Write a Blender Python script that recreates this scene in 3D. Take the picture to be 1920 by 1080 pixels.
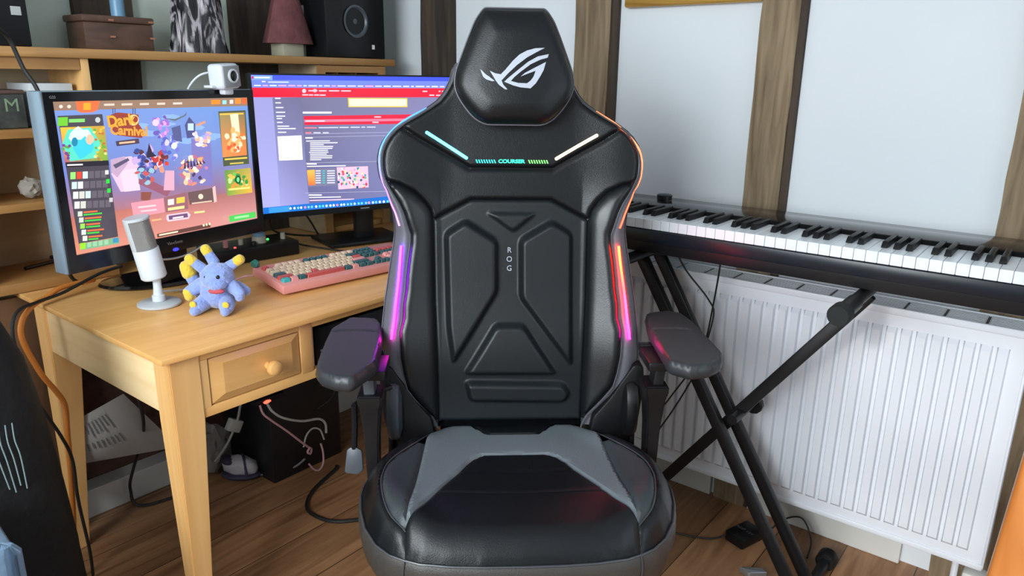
import bpy, bmesh, math, random
import numpy as np
from mathutils import Vector, Matrix
from mathutils.geometry import delaunay_2d_cdt
random.seed(4)
R = math.radians
for o in list(bpy.data.objects): bpy.data.objects.remove(o)
sc = bpy.context.scene
COL = sc.collection

# ------------------------------------------------------------------ camera
cam = bpy.data.objects.new('camera', bpy.data.cameras.new('camera')); COL.objects.link(cam)
_p, _r, _y = R(16.0), R(0.85), R(38.0)
F = Vector((math.cos(_y)*math.cos(_p), math.sin(_y)*math.cos(_p), -math.sin(_p)))
RR = Vector((math.sin(_y), -math.cos(_y), 0)); UU = RR.cross(F)
R2 = RR*math.cos(_r) + UU*math.sin(_r); U2 = UU*math.cos(_r) - RR*math.sin(_r)
M = Matrix((R2, U2, -F)).transposed().to_4x4(); M.translation = (0, 0, 1.30)
cam.matrix_world = M
cam.data.sensor_width = 36; cam.data.lens = 1385/1920*36; cam.data.clip_start = 0.02
sc.camera = cam

# ------------------------------------------------------------------ light
sc.view_settings.view_transform = 'Standard'; sc.view_settings.look = 'None'
sc.view_settings.gamma = 1; sc.view_settings.exposure = 0.0
w = bpy.data.worlds.new('world'); sc.world = w; w.use_nodes = True
w.node_tree.nodes['Background'].inputs[0].default_value = (0.72, 0.86, 1.0, 1)
w.node_tree.nodes['Background'].inputs[1].default_value = 0.14
def area(name, loc, tgt, sx, sy, e, col):
    d = bpy.data.lights.new(name, 'AREA'); d.shape = 'RECTANGLE'; d.size = sx; d.size_y = sy; d.energy = e; d.color = col
    o = bpy.data.objects.new(name, d); COL.objects.link(o); o.location = loc
    o.rotation_euler = (Vector(tgt)-Vector(loc)).to_track_quat('-Z', 'Y').to_euler(); return o
area('window_light_left', (-1.45, 0.65, 1.5), (1.6, 1.05, 0.75), 1.7, 1.3, 150, (0.88, 0.96, 1.0))
area('window_light_near', (0.9, -1.75, 1.6), (1.3, 1.2, 0.7), 1.7, 1.2, 13, (0.80, 0.92, 1.0))
sd = bpy.data.lights.new('sun', 'SUN'); sd.energy = 1.0; sd.angle = R(3.0); sd.color = (1, 0.97, 0.92)
so = bpy.data.objects.new('sun', sd); COL.objects.link(so)
so.rotation_euler = Vector((0.93, 0.03, -0.36)).to_track_quat('-Z', 'Y').to_euler()

# ------------------------------------------------------------------ materials
def s2l(c): return tuple(((x/255)/12.92 if x/255 <= 0.04045 else ((x/255+0.055)/1.055)**2.4) for x in c)
def mat(name, col, rough=0.5, metal=0.0, bump=0.0, bscale=60, var=0.0, vscale=8, coat=0.0, spec=0.5, emit=None, es=0.0, sheen=0.0):
    m = bpy.data.materials.new(name); m.use_nodes = True; nt = m.node_tree; b = nt.nodes['Principled BSDF']
    b.inputs['Base Color'].default_value = (*col, 1); b.inputs['Roughness'].default_value = rough
    b.inputs['Metallic'].default_value = metal; b.inputs['Coat Weight'].default_value = coat
    b.inputs['Specular IOR Level'].default_value = spec; b.inputs['Sheen Weight'].default_value = sheen
    if emit: b.inputs['Emission Color'].default_value = (*emit, 1); b.inputs['Emission Strength'].default_value = es
    tc = nt.nodes.new('ShaderNodeTexCoord')
    if bump:
        n = nt.nodes.new('ShaderNodeTexNoise'); n.inputs['Scale'].default_value = bscale; n.inputs['Detail'].default_value = 4
        bp = nt.nodes.new('ShaderNodeBump'); bp.inputs['Strength'].default_value = bump; bp.inputs['Distance'].default_value = 0.01
        nt.links.new(tc.outputs['Object'], n.inputs['Vector']); nt.links.new(n.outputs['Fac'], bp.inputs['Height'])
        nt.links.new(bp.outputs['Normal'], b.inputs['Normal'])
    if var:
        n = nt.nodes.new('ShaderNodeTexNoise'); n.inputs['Scale'].default_value = vscale; n.inputs['Detail'].default_value = 5
        r = nt.nodes.new('ShaderNodeValToRGB'); r.color_ramp.elements[0].position = 0.3; r.color_ramp.elements[1].position = 0.7
        r.color_ramp.elements[0].color = (*[c*(1-var) for c in col], 1); r.color_ramp.elements[1].color = (*[min(1, c*(1+var)) for c in col], 1)
        nt.links.new(tc.outputs['Object'], n.inputs['Vector']); nt.links.new(n.outputs['Fac'], r.inputs['Fac']); nt.links.new(r.outputs['Color'], b.inputs['Base Color'])
    return m
def wood(name, c1, c2, scale=(2, 30, 30), rough=0.4, dist=3.0, bump=0.1, c3=None):
    m = bpy.data.materials.new(name); m.use_nodes = True; nt = m.node_tree; b = nt.nodes['Principled BSDF']
    b.inputs['Roughness'].default_value = rough
    tc = nt.nodes.new('ShaderNodeTexCoord'); mp = nt.nodes.new('ShaderNodeMapping'); mp.inputs['Scale'].default_value = scale
    n = nt.nodes.new('ShaderNodeTexNoise'); n.inputs['Scale'].default_value = 1.0; n.inputs['Detail'].default_value = 7; n.inputs['Distortion'].default_value = dist*0.3
    r = nt.nodes.new('ShaderNodeValToRGB'); e = r.color_ramp.elements
    e[0].position = 0.32; e[1].position = 0.68; e[0].color = (*c1, 1); e[1].color = (*c2, 1)
    if c3:
        k = e.new(0.2); k.color = (*c3, 1)
    nt.links.new(tc.outputs['Object'], mp.inputs[0]); nt.links.new(mp.outputs[0], n.inputs['Vector'])
    nt.links.new(n.outputs['Fac'], r.inputs['Fac']); nt.links.new(r.outputs['Color'], b.inputs['Base Color'])
    bp = nt.nodes.new('ShaderNodeBump'); bp.inputs['Strength'].default_value = bump; bp.inputs['Distance'].default_value = 0.004
    nt.links.new(n.outputs['Fac'], bp.inputs['Height']); nt.links.new(bp.outputs['Normal'], b.inputs['Normal'])
    return m
def attr_emit(name, strength, attr='col', rough=0.25):
    m = bpy.data.materials.new(name); m.use_nodes = True; nt = m.node_tree; b = nt.nodes['Principled BSDF']
    b.inputs['Base Color'].default_value = (0.01, 0.01, 0.01, 1); b.inputs['Roughness'].default_value = rough
    a = nt.nodes.new('ShaderNodeVertexColor'); a.layer_name = attr
    nt.links.new(a.outputs['Color'], b.inputs['Emission Color']); b.inputs['Emission Strength'].default_value = strength
    return m
def emat(name, col, s): return mat(name, (0.02, 0.02, 0.02), emit=col, es=s)

leather = mat('black_leather', (0.004, 0.005, 0.0065), 0.36, bump=0.08, bscale=420, spec=0.36)
leather_bol = mat('bolster_leather', (0.004, 0.005, 0.0065), 0.36, bump=0.05, bscale=420, spec=0.55)
leather_side = mat('seat_side_leather', (0.045, 0.04, 0.036), 0.42, bump=0.12, bscale=420)
leather_band = mat('rim_leather', (0.11, 0.11, 0.13), 0.5, bump=0.08, bscale=420)
leather_grey = mat('grey_leather', (0.12, 0.142, 0.155), 0.5, bump=0.12, bscale=420, spec=0.3)
leather_dgrey = mat('dark_grey_leather', (0.03, 0.038, 0.042), 0.45, bump=0.12, bscale=420)
blackpl = mat('black_plastic', (0.006, 0.006, 0.007), 0.42, spec=0.35)
padpl = mat('armrest_foam', (0.026, 0.028, 0.032), 0.42, bump=0.05, bscale=500)
greypl = mat('dark_grey_plastic', (0.06, 0.07, 0.085), 0.4)
gloss = mat('gloss_black', (0.006, 0.006, 0.007), 0.12)
satin = mat('satin_black', (0.006, 0.0065, 0.008), 0.35, spec=0.35)
piping = mat('piping', (0.05, 0.052, 0.06), 0.35)
logo_m = mat('logo_print', s2l((176, 182, 195)), 0.5)
white_m = mat('white_enamel', (0.63, 0.66, 0.71), 0.4)
whitepl = mat('white_plastic', (0.62, 0.66, 0.72), 0.4)
micgrey = mat('mic_grey', (0.52, 0.55, 0.58), 0.45)
mesh_m = mat('mic_mesh', (0.3, 0.3, 0.29), 0.35, metal=0.6, bump=0.5, bscale=700)
silver = mat('silver', (0.5, 0.52, 0.55), 0.3, metal=0.8)
monside = mat('monitor_side_grey', (0.22, 0.30, 0.38), 0.25, metal=0.3)
pine = wood('desk_wood', (0.66, 0.33, 0.10), (0.83, 0.48, 0.18), (1.5, 14, 14), 0.32, bump=0.03)
pine_v = wood('desk_wood_upright', (0.70, 0.37, 0.125), (0.84, 0.51, 0.21), (16, 16, 1.5), 0.4, bump=0.03)
pine_y = wood('desk_wood_lit_side', (0.78, 0.54, 0.27), (0.90, 0.67, 0.38), (14, 1.5, 22), 0.4, bump=0.03)  # window light on the desk's side face is put into this paler wood
hutchw = wood('hutch_wood', (0.34, 0.165, 0.05), (0.45, 0.24, 0.085), (1.5, 14, 30), 0.42, bump=0.03)
hutchb = wood('hutch_back_board', (0.30, 0.23, 0.15), (0.42, 0.33, 0.21), (1.5, 14, 9), 0.6, bump=0.05)
brownp = wood('brown_side_board', (0.12, 0.06, 0.03), (0.20, 0.105, 0.055), (12, 12, 1.5), 0.5, bump=0.05)
orangew = wood('orange_pine', (0.50, 0.16, 0.03), (0.62, 0.23, 0.06), (14, 14, 2), 0.3, bump=0.03)
oak = wood('oak_timber', (0.12, 0.083, 0.045), (0.25, 0.185, 0.112), (42, 42, 3.2), 0.8, dist=2.5, bump=1.0, c3=(0.03, 0.018, 0.01))
oak_dark = wood('dark_oak_timber', (0.020, 0.014, 0.010), (0.062, 0.042, 0.028), (26, 26, 2.2), 0.85, dist=4, bump=0.8, c3=(0.008, 0.006, 0.005))
plaster = mat('plaster', (0.62, 0.66, 0.69), 0.85, bump=0.25, bscale=7, var=0.035, vscale=1.5)
plaster_b = mat('plaster_back', (0.56, 0.63, 0.56), 0.85, bump=0.3, bscale=9, var=0.06, vscale=3)
brick = mat('rough_brick', (0.085, 0.04, 0.028), 0.9, bump=1.0, bscale=35, var=0.5, vscale=14)
skirt = mat('skirting_paint', (0.56, 0.56, 0.53), 0.5, var=0.06, vscale=6)
gold = wood('gold_frame', (0.35, 0.18, 0.03), (0.65, 0.40, 0.10), (10, 2, 60), 0.35, bump=0.2)
gold.node_tree.nodes['Principled BSDF'].inputs['Metallic'].default_value = 0.6
cable_m = mat('black_cable', (0.012, 0.012, 0.012), 0.5)
wcable_m = mat('white_cable', (0.42, 0.41, 0.38), 0.5)
pcable_m = mat('pink_cable', (0.50, 0.27, 0.28), 0.5)
ocable_m = mat('orange_cable', (0.62, 0.20, 0.03), 0.5)

# floor boards (run along X)
def floor_mat():
    m = bpy.data.materials.new('floor_boards'); m.use_nodes = True; nt = m.node_tree; N = nt.nodes; L = nt.links
    b = N['Principled BSDF']; b.inputs['Roughness'].default_value = 0.42
    tc = N.new('ShaderNodeTexCoord'); mp = N.new('ShaderNodeMapping'); mp.inputs['Scale'].default_value = (2.2, 26, 1)
    n = N.new('ShaderNodeTexNoise'); n.inputs['Scale'].default_value = 1; n.inputs['Detail'].default_value = 8; n.inputs['Distortion'].default_value = 1.0
    r = N.new('ShaderNodeValToRGB'); e = r.color_ramp.elements; e[0].position = .3; e[1].position = .7
    e[0].color = (0.22, 0.10, 0.042, 1); e[1].color = (0.44, 0.23, 0.11, 1)
    L.new(tc.outputs['Object'], mp.inputs[0]); L.new(mp.outputs[0], n.inputs['Vector']); L.new(n.outputs['Fac'], r.inputs['Fac'])
    sx = N.new('ShaderNodeSeparateXYZ'); L.new(tc.outputs['Object'], sx.inputs[0])
    a = N.new('ShaderNodeMath'); a.operation = 'ADD'; a.inputs[1].default_value = 3.60-0.73+0.0; L.new(sx.outputs['Y'], a.inputs[0])
    d = N.new('ShaderNodeMath'); d.operation = 'DIVIDE'; d.inputs[1].default_value = 0.18; L.new(a.outputs[0], d.inputs[0])
    f = N.new('ShaderNodeMath'); f.operation = 'FRACT'; L.new(d.outputs[0], f.inputs[0])
    pg = N.new('ShaderNodeMath'); pg.operation = 'PINGPONG'; pg.inputs[1].default_value = .5; L.new(f.outputs[0], pg.inputs[0])
    lt = N.new('ShaderNodeMath'); lt.operation = 'LESS_THAN'; lt.inputs[1].default_value = 0.007; L.new(pg.outputs[0], lt.inputs[0])
    fl = N.new('ShaderNodeMath'); fl.operation = 'FLOOR'; L.new(d.outputs[0], fl.inputs[0])
    wn = N.new('ShaderNodeTexWhiteNoise'); wn.noise_dimensions = '1D'; L.new(fl.outputs[0], wn.inputs['W'])
    mr = N.new('ShaderNodeMapRange'); mr.inputs[3].default_value = .75; mr.inputs[4].default_value = 1.15; L.new(wn.outputs['Value'], mr.inputs[0])
    mx = N.new('ShaderNodeMix'); mx.data_type = 'RGBA'; mx.blend_type = 'MULTIPLY'; mx.inputs[0].default_value = 1
    L.new(r.outputs['Color'], mx.inputs[6]); L.new(mr.outputs[0], mx.inputs[7])
    m2 = N.new('ShaderNodeMix'); m2.data_type = 'RGBA'; L.new(lt.outputs[0], m2.inputs[0]); L.new(mx.outputs[2], m2.inputs[6]); m2.inputs[7].default_value = (0.02, 0.01, 0.006, 1)
    L.new(m2.outputs[2], b.inputs['Base Color'])
    bp = N.new('ShaderNodeBump'); bp.inputs['Strength'].default_value = 0.15; bp.inputs['Distance'].default_value = .004; L.new(n.outputs['Fac'], bp.inputs['Height']); L.new(bp.outputs[0], b.inputs['Normal'])
    return m
floor_m = floor_mat()

# ------------------------------------------------------------------ helpers
def link(name, me, m, parent=None):
    o = bpy.data.objects.new(name, me); COL.objects.link(o)
    for x in (m if isinstance(m, (list, tuple)) else [m]): me.materials.append(x)
    if parent: o.parent = parent
    return o
def rootof(p):
    while p.parent: p = p.parent
    return p
def rmat(p):
    r = rootof(p); return Matrix.Translation(r.location) @ r.rotation_euler.to_matrix().to_4x4()
def obj(name, bm, m, parent=None, smooth=True, world=False, label=None, angle=35):
    if parent and world: bm.transform(rmat(parent).inverted())
    bmesh.ops.recalc_face_normals(bm, faces=bm.faces[:]) if getattr(bm, '_rc', True) is True and not smooth is None else None
    me = bpy.data.meshes.new(name); bm.to_mesh(me); bm.free()
    if smooth:
        me.shade_smooth()
        try: me.set_sharp_from_angle(angle=R(angle))
        except Exception: pass
    o = link(name, me, m, parent)
    if label: o['label'] = label
    return o
def thing(name, label, cat, loc=(0, 0, 0), rotz=0, group=None):
    o = bpy.data.objects.new(name, None); COL.objects.link(o); o.location = loc; o.rotation_euler = (0, 0, rotz)
    o.empty_display_size = 0.05
    return tag(o, label, cat, group)
def tag(o, label, cat, group=None):
    o['label'] = label; o['category'] = cat
    if group: o['group'] = group
    return o
def struct(name, bm, m, smooth=False):
    o = obj(name, bm, m, smooth=smooth); o['kind'] = 'structure'; return o
def BM(): return bmesh.new()
def box(bm, x0, x1, y0, y1, z0, z1, bev=0.0, mtx=None, seg=2, mi=0):
    r = bmesh.ops.create_cube(bm, size=1)
    vs = r['verts']; m4 = Matrix.Translation(((x0+x1)/2, (y0+y1)/2, (z0+z1)/2)) @ Matrix.Diagonal((abs(x1-x0), abs(y1-y0), abs(z1-z0), 1))
    bmesh.ops.transform(bm, matrix=m4, verts=vs)
    fs = set(f for v in vs for f in v.link_faces)
    if bev > 0:
        es = list(set(e for v in vs for e in v.link_edges))
        r2 = bmesh.ops.bevel(bm, geom=es, offset=bev, segments=seg, affect='EDGES', profile=0.5)
        fs = set(r2['faces']) | set(f for f in fs if f.is_valid)
        for v in list(r2['verts']): fs |= set(v.link_faces)
        vs = list(set(v for f in fs for v in f.verts))
    for f in fs: f.material_index = mi
    if mtx is not None: bmesh.ops.transform(bm, matrix=mtx, verts=list(vs))
    return vs
def B(*a, **k):
    bm = BM(); box(bm, *a, **k); return bm
def rz(a, p=(0, 0, 0)):
    p = Vector(p); return Matrix.Translation(p) @ Matrix.Rotation(a, 4, 'Z') @ Matrix.Translation(-p)
def smoothpath(pts, n=8):
    P = [Vector(p) for p in pts]
    if len(P) < 3 or n <= 1: return P
    out = []
    for i in range(len(P)-1):
        p0 = P[max(i-1, 0)]; p1 = P[i]; p2 = P[i+1]; p3 = P[min(i+2, len(P)-1)]
        for k in range(n):
            t = k/n
            out.append(0.5*((2*p1)+(-p0+p2)*t+(2*p0-5*p1+4*p2-p3)*t*t+(-p0+3*p1-3*p2+p3)*t**3))
    out.append(P[-1]); return out
def tube(bm, pts, r, n=10, sm=6, cap=True, mi=0):
    P = smoothpath(pts, sm); rad = r if isinstance(r, (list, tuple)) else None
    rings = []; up = Vector((0, 0, 1))
    t0 = (P[1]-P[0]).normalized(); a = t0.cross(up)
    if a.length < 1e-3: a = t0.cross(Vector((1, 0, 0)))
    a.normalize()
    for i, p in enumerate(P):
        t = (P[min(i+1, len(P)-1)]-P[max(i-1, 0)])
        if t.length < 1e-9: t = t0
        t.normalize(); a = (a - t*a.dot(t)); a.normalize(); b = t.cross(a)
        rr = r if rad is None else rad[0]+(rad[1]-rad[0])*i/(len(P)-1)
        rings.append([bm.verts.new(p+(a*math.cos(2*math.pi*k/n)+b*math.sin(2*math.pi*k/n))*rr) for k in range(n)])
    for i in range(len(rings)-1):
        for k in range(n):
            f = bm.faces.new((rings[i][k], rings[i][(k+1) % n], rings[i+1][(k+1) % n], rings[i+1][k])); f.material_index = mi
    if cap:
        bm.faces.new(rings[0][::-1]).material_index = mi; bm.faces.new(rings[-1]).material_index = mi
    return bm
def T(pts, r, **k):
    bm = BM(); return tube(bm, pts, r, **k)
def lathe(bm, prof, n=28, mtx=None, mi=0):
    rings = []; vs = []
    for r, z in prof:
        if r < 1e-6: v = bm.verts.new((0, 0, z)); rings.append([v]); vs.append(v)
        else:
            ring = [bm.verts.new((r*math.cos(2*math.pi*k/n), r*math.sin(2*math.pi*k/n), z)) for k in range(n)]; rings.append(ring); vs += ring
    for i in range(len(rings)-1):
        a, b = rings[i], rings[i+1]
        for k in range(n):
            k2 = (k+1) % n
            if len(a) == 1 and len(b) == 1: continue
            if len(a) == 1: f = bm.faces.new((a[0], b[k], b[k2]))
            elif len(b) == 1: f = bm.faces.new((a[k], b[0], a[k2]))
            else: f = bm.faces.new((a[k], b[k], b[k2], a[k2]))
            f.material_index = mi
    if mtx is not None: bmesh.ops.transform(bm, matrix=mtx, verts=vs)
    return bm
def LT(prof, n=28, mtx=None):
    bm = BM(); return lathe(bm, prof, n, mtx)
def align(p, d):
    q = Vector(d).to_track_quat('Z', 'Y'); return Matrix.Translation(p) @ q.to_matrix().to_4x4()
def sm01(t): t = np.clip(t, 0, 1); return t*t*(3-2*t)
def resample(poly, step, closed=True):
    out = []; n = len(poly)
    for i in range(n if closed else n-1):
        a = np.array(poly[i]); b = np.array(poly[(i+1) % n]); L = np.linalg.norm(b-a); k = max(1, int(round(L/step)))
        for j in range(k): out.append(tuple(a+(b-a)*j/k))
    if not closed: out.append(tuple(poly[-1]))
    return out
def rounded(poly, rad=0.01, n=4):
    out = []; m = len(poly)
    for i in range(m):
        p = Vector(poly[i]); a = Vector(poly[i-1]); b = Vector(poly[(i+1) % m])
        da = (a-p); db = (b-p); r = min(rad, da.length*0.45, db.length*0.45)
        s = p+da.normalized()*r; e = p+db.normalized()*r
        for k in range(n+1):
            t = k/n; out.append(tuple((s*(1-t)**2)+(p*2*t*(1-t))+(e*t*t)))
    return out
def pdist(X, poly, closed=True):
    P = np.array(poly); Q = np.roll(P, -1, 0)
    if not closed: P = P[:-1]; Q = Q[:-1]
    D = np.full(len(X), 1e9)
    for a, b in zip(P, Q):
        ab = b-a; L2 = (ab**2).sum()
        if L2 < 1e-14: continue
        t = np.clip(((X-a)@ab)/L2, 0, 1); d = np.hypot(*(X-(a+t[:, None]*ab)).T); D = np.minimum(D, d)
    return D
def inside(X, poly):
    P = np.array(poly); c = np.zeros(len(X), bool); j = len(P)-1
    for i in range(len(P)):
        yi, yj = P[i, 1], P[j, 1]
        if yi != yj:
            m = ((yi > X[:, 1]) != (yj > X[:, 1])) & (X[:, 0] < (P[j, 0]-P[i, 0])*(X[:, 1]-yi)/(yj-yi)+P[i, 0]); c ^= m
        j = i
    return c
def sdist(X, poly): return np.where(inside(X, poly), 1, -1)*pdist(X, poly)
def cdt(poly, step):
    poly = resample(poly, step); A = np.array(poly); lo = A.min(0); hi = A.max(0)
    g = []; row = 0; y = lo[1]
    while y < hi[1]:
        x = lo[0]+(step/2 if row % 2 else 0)
        while x < hi[0]: g.append((x, y)); x += step
        y += step*0.87; row += 1
    if g:
        G = np.array(g); k = inside(G, poly) & (pdist(G, poly) > step*0.55); G = G[k]
    else: G = np.zeros((0, 2))
    pts = [Vector(p) for p in poly]+[Vector(tuple(p)) for p in G]
    n = len(poly); v, e, f, *_ = delaunay_2d_cdt(pts, [(i, (i+1) % n) for i in range(n)], [], 1, 1e-7)
    V = np.array([tuple(q) for q in v]); F_ = [tuple(t) for t in f]
    C = np.array([V[list(t)].mean(0) for t in F_]); k = inside(C, poly)
    return V, [t for t, q in zip(F_, k) if q], poly
def patch(bm, poly, step, fn, puff=0.0, r=0.01, tuck=0.0, mi=0):
    """poly in 2D, fn(X)->3D points, puff direction given by fn's second output (outward normal array)"""
    V, Fs, pl = cdt(poly, step); d = pdist(V, pl); P, Nn = fn(V)
    t = np.clip(d/r, 0, 1); h = puff*np.sqrt(np.clip(1-(1-t)**2, 0, 1))-tuck*(1-t)**2
    P = P+Nn*h[:, None]
    vs = [bm.verts.new(tuple(p)) for p in P]
    n0 = Nn[0]
    for t3 in Fs:
        try: f = bm.faces.new([vs[i] for i in t3]); f.material_index = mi
        except ValueError: continue
    return bm
def extr(poly, z0, z1, bev=0.0, mtx=None, seg=2):
    bm = BM(); vs = [bm.verts.new((x, y, z0)) for x, y in poly]; f = bm.faces.new(vs)
    r = bmesh.ops.extrude_face_region(bm, geom=[f]); up = [v for v in r['geom'] if isinstance(v, bmesh.types.BMVert)]
    for v in up: v.co.z = z1
    bmesh.ops.recalc_face_normals(bm, faces=bm.faces[:])
    if bev: bmesh.ops.bevel(bm, geom=bm.edges[:], offset=bev, segments=seg, affect='EDGES', profile=0.5)
    if mtx is not None: bm.transform(mtx)
    return bm
def text(name, s, size, m, parent, mtx, ext=0.0003, font_shear=0, sx=1.0, world=False, bold=0.0, align_x='CENTER'):
    cu = bpy.data.curves.new(name, 'FONT'); cu.body = s; cu.size = size; cu.extrude = ext; cu.align_x = align_x; cu.align_y = 'CENTER'; cu.shear = font_shear; cu.offset = bold
    o = bpy.data.objects.new('tmp', cu); COL.objects.link(o)
    dg = bpy.context.evaluated_depsgraph_get(); me = bpy.data.meshes.new_from_object(o.evaluated_get(dg))
    bpy.data.objects.remove(o)
    mm = mtx @ Matrix.Diagonal((sx, 1, 1, 1))
    if parent and world: mm = rmat(parent).inverted() @ mm
    me.transform(mm); me.materials.clear()
    return link(name, me, m, parent)

# ------------------------------------------------------------------ the room
struct('floor', B(-1.6, 2.2, -1.9, 2.45, -0.05, 0.0), floor_m)
struct('ceiling', B(-1.6, 2.2, -1.9, 2.45, 2.35, 2.4), plaster)
struct('wall_back', B(-1.6, 2.2, 2.34, 2.45, 0, 2.35), plaster_b)
struct('wall_right', B(2.10, 2.2, -1.9, 2.34, 0, 2.35), plaster)
# unseen wall on the left, its opening shaped to aim sun at the radiator
bm = BM()
for a in ((-1.6, -1.5, -1.9, -0.28, 0, 2.35), (-1.6, -1.5, 0.32, 2.34, 0, 2.35), (-1.6, -1.5, -0.28, 0.32, 0, 1.18), (-1.6, -1.5, -0.28, 0.32, 2.16, 2.35),
          (-1.57, -1.53, -0.28, 0.32, 1.70, 1.73)): box(bm, *a)
struct('wall_left', bm, plaster)
struct('wall_near', B(-1.5, 2.2, -2.0, -1.9, 0, 2.35), plaster)
# timbers of the right wall and back wall
def timber(name, x0, x1, y0, y1, z0, z1, m, seed=0):
    bm = BM(); random.seed(seed)
    n = 26; vs = []
    for i in range(n+1):
        z = z0+(z1-z0)*i/n; j = lambda s: (random.random()-.5)*s
        ax = (x1-x0) < (y1-y0)
        if ax: q = [(x0+j(.003), y0+j(.007)), (x0+j(.003), y1+j(.005)), (x1, y1), (x1, y0)]
        else: q = [(x0+j(.007), y0+j(.003)), (x1+j(.005), y0+j(.003)), (x1, y1), (x0, y1)]
        vs.append([bm.verts.new((a, b, z)) for a, b in q])
    for i in range(n):
        for k in range(4): bm.faces.new((vs[i][k], vs[i][(k+1) % 4], vs[i+1][(k+1) % 4], vs[i+1][k]))
    bm.faces.new(vs[0]); bm.faces.new(vs[-1])
    return struct(name, bm, m, smooth=False)
timber('trim_1', 2.078, 2.10, 0.682, 0.785, 0, 2.35, oak, 1)
timber('trim_2', 2.078, 2.10, 1.258, 1.385, 0, 2.35, oak, 2)
timber('trim_3', 2.078, 2.10, 1.915, 2.075, 0, 2.35, oak_dark, 3)
timber('trim_4', 2.078, 2.10, 0.005, 0.162, 0, 2.35, oak, 4)
timber('trim_5', 0.965, 1.13, 2.315, 2.34, 0.13, 2.35, oak_dark, 5)
timber('trim_6', 1.45, 1.70, 2.315, 2.34, 0.13, 2.35, oak_dark, 6)
timber('trim_7', 0.30, 0.42, 2.315, 2.34, 0.13, 2.35, oak_dark, 7)
bm = B(2.083, 2.10, 0.664, 0.6815, 0, 2.35)
struct('trim_9', bm, oak_dark); struct('trim_10', B(2.083, 2.10, 1.232, 1.2575, 0, 2.35), oak_dark)
struct('trim_8', B(0.2, 2.095, 2.26, 2.315, 0.001, 0.52, bev=.004), brick)
struct('baseboard_back', B(0.2, 2.09, 2.19, 2.26, 0.0, 0.09, bev=.004), skirt)
bm = B(2.078, 2.10, 0.797, 1.9, 0.0, 0.125, bev=.003); box(bm, 2.078, 2.10, 0.235, 0.672, 0.0, 0.125, bev=.003)
struct('baseboard_right', bm, skirt)

# ------------------------------------------------------------------ gaming chair
CH = thing('gaming_chair', 'black leather gaming chair with glowing light strips facing the camera', 'chair', (1.012, 0.767, 0), R(-48.5))
K8 = math.tan(R(8)); CXB = -0.0045
def interp(tab):
    t = sorted(tab); zs = [a for a, b in t]; ws = [b for a, b in t]
    return lambda z: np.interp(z, zs, ws)
wo = interp([(1.345, .088), (1.33, .113), (1.311, .125), (1.287, .131), (1.265, .143), (1.248, .157), (1.234, .177), (1.22, .20), (1.207, .224), (1.195, .243), (1.18, .260), (1.165, .271), (1.151, .279), (1.127, .284), (1.11, .283), (1.095, .281), (1.08, .275), (1.066, .265), (1.05, .260), (1.021, .251), (1.0, .2485), (.98, .248), (.947, .252), (.92, .257), (.888, .262), (.832, .271), (.776, .277), (.72, .281), (.69, .281), (.641, .279), (.61, .272), (.58, .262), (.55, .25)])
wi = interp([(1.345, .080), (1.33, .105), (1.311, .117), (1.287, .123), (1.265, .135), (1.248, .149), (1.234, .169), (1.22, .192), (1.207, .216), (1.195, .234), (1.18, .250), (1.165, .260), (1.151, .267), (1.128, .271), (1.11, .270), (1.095, .267), (1.073, .256), (1.04, .235), (1.02, .2265), (.992, .2185), (.9765, .2135), (.955, .2145), (.927, .219), (.888, .224), (.86, .226), (.83, .231), (.80, .232), (.775, .239), (.72, .237), (.68, .231), (.648, .2235), (.62, .206), (.596, .188), (.573, .170), (.55, .160)])
def Sy(x, z):
    ax = np.abs(x); y = .235+(z-.56)*K8
    low = sm01((1.12-z)/.12)
    y = y-.040*np.clip((ax-.152)/.105, 0, 1)*low-.016*sm01((ax-.12)/.14)*(1-low)
    y = y-.012*np.exp(-((z-.72)/.10)**2)
    return y
def bandy(t, z):
    return Sy(wi(z), z)+.006-.010*np.sin(np.pi*np.clip(t, 0, 1))+.024*np.clip(t, 0, 1)**1.6
def backfn(relief=None, off=0.0):
    def fn(X):
        x, z = X[:, 0], X[:, 1]; y = Sy(x, z)-off
        if relief is not None: y = y-relief(X)
        return np.c_[x+CXB, y, z], np.tile([0, -1, 0.0], (len(X), 1))
    return fn
GRV = [(-.26, 1.215), (-.1933, 1.171), (-.0875, 1.1105), (.0875, 1.1105), (.1933, 1.171), (.26, 1.215)]
def rel_upper(X):
    d = pdist(X, GRV, False); return -.0045*np.exp(-(d/.0048)**2)+.004*(X[:, 1] > 0)*sm01((np.interp(X[:, 0], [p[0] for p in GRV], [p[1] for p in GRV])*-1+X[:, 1])/.012)
inner_R = [(float(wi(z)), z) for z in (1.325, 1.311, 1.287, 1.265, 1.248, 1.234, 1.22, 1.207, 1.195, 1.18, 1.165, 1.151, 1.128, 1.11, 1.095)]
up_half = inner_R+[(.2602, 1.0865), (.235, 1.080), (.205, 1.065), (.185, 1.045), (.1725, 1.027), (.166, 1.003), (.086, 1.045)]
mir = lambda P: [(-x, z) for x, z in P[::-1]]
bm = patch(BM(), up_half+mir(up_half), .0036, backfn(rel_upper), .004, .010, .005)
obj('upper_panel', bm, leather, CH)
bz = [1.073, 1.057, 1.04, 1.02, .992, .9765, .955, .927, .888, .86, .83, .80, .775, .75, .72, .68, .648, .62, .596, .573, .55]
bolR = [(.166, 1.003), (.1725, 1.027), (.185, 1.045), (.205, 1.065), (.235, 1.080), (.2602, 1.0865)]+[(float(wi(z)), z) for z in bz]+[(.158, .60), (.160, .72), (.1645, .833)]
for P in (bolR, mir(bolR)):
    obj('side_bolster', patch(BM(), P, .005, backfn(), .007, .02, .006), leather_bol, CH)
padL = [(-.1421, .9759), (-.0975, 1.0042), (-.0288, .9602), (-.0284, .8498), (-.1264, .694), (-.1376, .7767)]
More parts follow.
